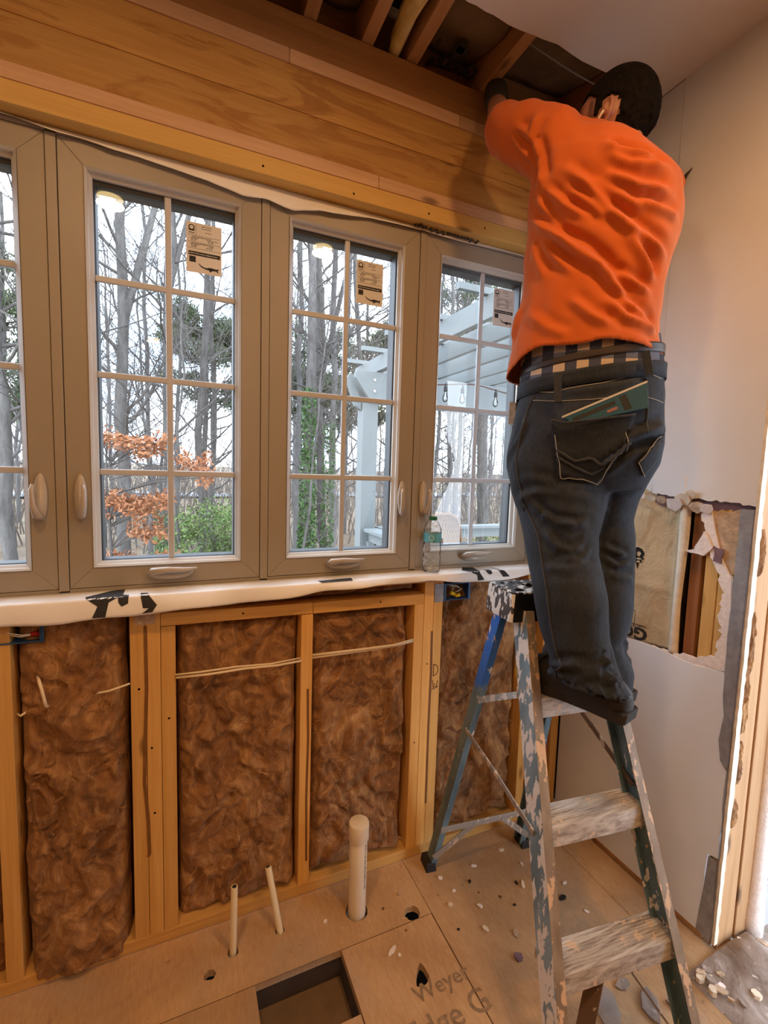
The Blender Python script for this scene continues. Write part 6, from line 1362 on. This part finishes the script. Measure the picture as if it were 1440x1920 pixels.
for s in (1, -1):      # ears: a rim, a lobe and the shell
    m = [hp(-.002, s*.071, -.050), hp(-.008, s*.077, -.048), hp(-.020, s*.085, -.036), hp(-.025, s*.090, -.020), hp(-.022, s*.091, -.006), hp(-.014, s*.087, .0), hp(-.004, s*.080, -.006), hp(-.003, s*.076, -.016)]
    mb.tube(m, [.005, .0055, .005, .0048, .0048, .0048, .0042, .0035], 8)
    mb.tube([hp(-.008, s*.073, -.024), hp(-.018, s*.084, -.020)], [.018, .0155], 12)
    mb.tube([hp(-.004, s*.072, -.052), hp(-.009, s*.078, -.048)], [.0065, .0065], 8)
def arm(sh, el, wr, pal, fing, upd):
    mb.tube([sh, Vector(sh).lerp(Vector(el), .5), el, Vector(el).lerp(Vector(wr), .3), wr], [.055, .05, .040, .041, .028], 14); ball(mb, el, .041)
    wr, pal, fing = Vector(wr), Vector(pal), Vector(fing); d = (pal-wr).normalized(); f = (fing-pal).normalized(); sd = d.cross(Vector(upd)).normalized(); nrm = sd.cross(d)
    mb.tube([wr, wr.lerp(pal, .5), pal], [.027, .034, .030], 12)
    g = MB()
    for k, (o, L) in enumerate(((-.027, .062), (-.009, .074), (.009, .078), (.026, .070))):
        b = pal+sd*o; p1 = b+d*L*.35; p2 = p1+(d*.5+f*.6).normalized()*L*.35; p3 = p2+(f-nrm*.2).normalized()*L*.35; mb.tube([b-d*.012, p1, p2, p3], [.0095, .009, .0085, .0065], 8)
    b = wr.lerp(pal, .4)+sd*-.028; mb.tube([b, b-sd*.028+d*.012, b-sd*.038+d*.038, b-sd*.03+d*.06], [.012, .011, .010, .007], 8)
    return wr, pal, sd, d
aL = arm((-.52, -.365, 2.29), (-.600, -.212, 2.440), (-.530, -.075, 2.615), (-.505, -.035, 2.685), (-.47, .01, 2.74), (0, 1, .3))
aR = arm((-.285, -.44, 2.22), (-.195, -.262, 2.33), (-.285, -.11, 2.545), (-.305, -.06, 2.62), (-.33, -.01, 2.68), (0, 1, .3))
me = fuse(mb, .0042, 3); localise(me, MO); finish(me, 'body', 'skin', man, True, recalc=False, o3=MO)
# gloves over the hands
for wr, pal, sd, d in (aL, aR):
    m = MB(); m.tube([wr-d*.03, wr, wr.lerp(pal, .5), pal+d*.01], [.034, .033, .040, .036], 14); m.build('glove_cuff', 'glove', man, smooth=True)
# hair: short cap with a faded edge
def hair_keep(f, l, u):
    al = abs(l)
    if f > .062: return u > .050
    if f > .030: return u > .016+.9*(f-.030)
    if al > .03 and ((f+.012)/.024)**2+((u+.022)/.031)**2 < 1+.15*math.sin(u*300+f*170): return False
    if f > .006: return u > -.030
    if f > -.030: return u > -.022
    return u > -.100-.2*(f+.05)
mb = head_mesh(1.065, 150, 110, hair_keep); mb.v = [tuple(Vector(v)+Vector((mnoise.noise(Vector(v)*70)*.004,)*3)+HU*.004-HF*.003) for v in mb.v]
mb.build('hair', 'hair', man, smooth=True, solid=.009)
def fade_keep(f, l, u):
    if hair_keep(f, l, u): return False
    return (f < -.038 and u > -.104) or (.008 < f < .045 and abs(l) > .045 and u > -.062)
mb = head_mesh(1.03, 150, 110, fade_keep); mb.build('hair_fade', 'stubble', man, smooth=True)
# face details (turned to the wall)
for s in (1, -1):
    m = MB(); ball(m, hp(.083, s*.032, .008), .0125, 8); e_ = m.build('eye', 'eye_white', man, smooth=True)
    m = MB(); ball(m, hp(.0925, s*.032, .008), .0055, 6); m.build('iris', 'eye_dark', e_, smooth=True)
    MB().tube([hp(.096, s*.016, .026), hp(.097, s*.032, .031), hp(.088, s*.05, .027)], [.003, .004, .002], 6).build('eyebrow', 'hair', man, smooth=True)
MB().tube([hp(.090, -.024, -.058), hp(.1005, 0, -.056), hp(.090, .024, -.058)], [.003, .006, .003], 8).build('mouth', 'lip', man, smooth=True)
m = MB(); m.tube([hp(-.010, .082, -.030), hp(-.004, .086, -.030), hp(.0, .086, -.034), hp(.014, .083, -.058)], [.005, .0055, .0036, .003], 8); tag(m.build('earphone', 'earbud', man, smooth=True), 'white earphone in the left ear')
# ---- things in his pockets
A, B, Cc = Vector((-.5874, -.5045, 1.5748)), Vector((-.4349, -.6100, 1.6604)), Vector((-.4813, -.6003, 1.5772))
A = on_j(A, .004); B = on_j(B, .004); mid_ = (A+B)/2; sh2 = on_j(mid_, .006)-mid_; A += sh2; B += sh2; mid_ += sh2; e1 = (B-A).normalized(); dn = on_j(mid_+Vector((0, 0, -.07))+RT_*.03, .004)-mid_; dn = (dn-e1*dn.dot(e1)).normalized(); nn = e1.cross(dn).normalized()
if nn.dot(VD) > 0: nn = -nn
cd = root('packet', tuple(A), 'flat teal blue packet with a white edge in the left back pocket', 'packet'); W_ = (B-A).length; Hh = .075
m = MB(); p = [A, B, B+dn*.06-e1*.02, A+dn*.028+e1*.02]; m.hexa([q+nn*.0025 for q in p]+[q-nn*.004 for q in p]); m.build('cover', 'teal_card', cd, bevel=.001)
m = MB(); p = [A-dn*.002, B-dn*.002, B+dn*.003, A+dn*.003]; m.hexa([q+nn*.004 for q in p]+[q-nn*.005 for q in p]); m.build('white_edge', 'vinyl_trim', cd, bevel=.0005)
for a0, a1, b0, b1, mt in ((.10, .60, .012, .022, 'black'), (.66, .74, .008, .045, 'black'), (.48, .60, .028, .034, 'lip')):
    m = MB(); q = [A+e1*(W_*a0)+dn*b0, A+e1*(W_*a1)+dn*b0, A+e1*(W_*a1)+dn*b1, A+e1*(W_*a0)+dn*b1]; m.hexa([x+nn*.003 for x in q]+[x+nn*.0015 for x in q]); m.build('printed_stripe', mt, cd)
F = [Vector((-.5528, -.2703, 1.6463)), Vector((-.5387, -.2853, 1.6416)), Vector((-.5380, -.2861, 1.5757)), Vector((-.5536, -.2695, 1.5802))]
F = [q-RT_*.010-VD*.02 for q in F]; fo = root('foil_pack', tuple(F[0]), 'crinkled silver foil pack sticking out of the left front pocket', 'packet')
m = MB(); m.hexa([q-VD*.004 for q in F]+[q+VD*.06 for q in F]); m.build('pack_body', 'silver_foil', fo, bevel=.002)
m = MB(); q = [F[1], F[1]+RT_*.012-Vector((0, 0, .004)), F[2]+RT_*.012, F[2]]; m.hexa([x-VD*.002 for x in q]+[x+VD*.05 for x in q]); m.build('pack_side', 'black', fo, bevel=.001)
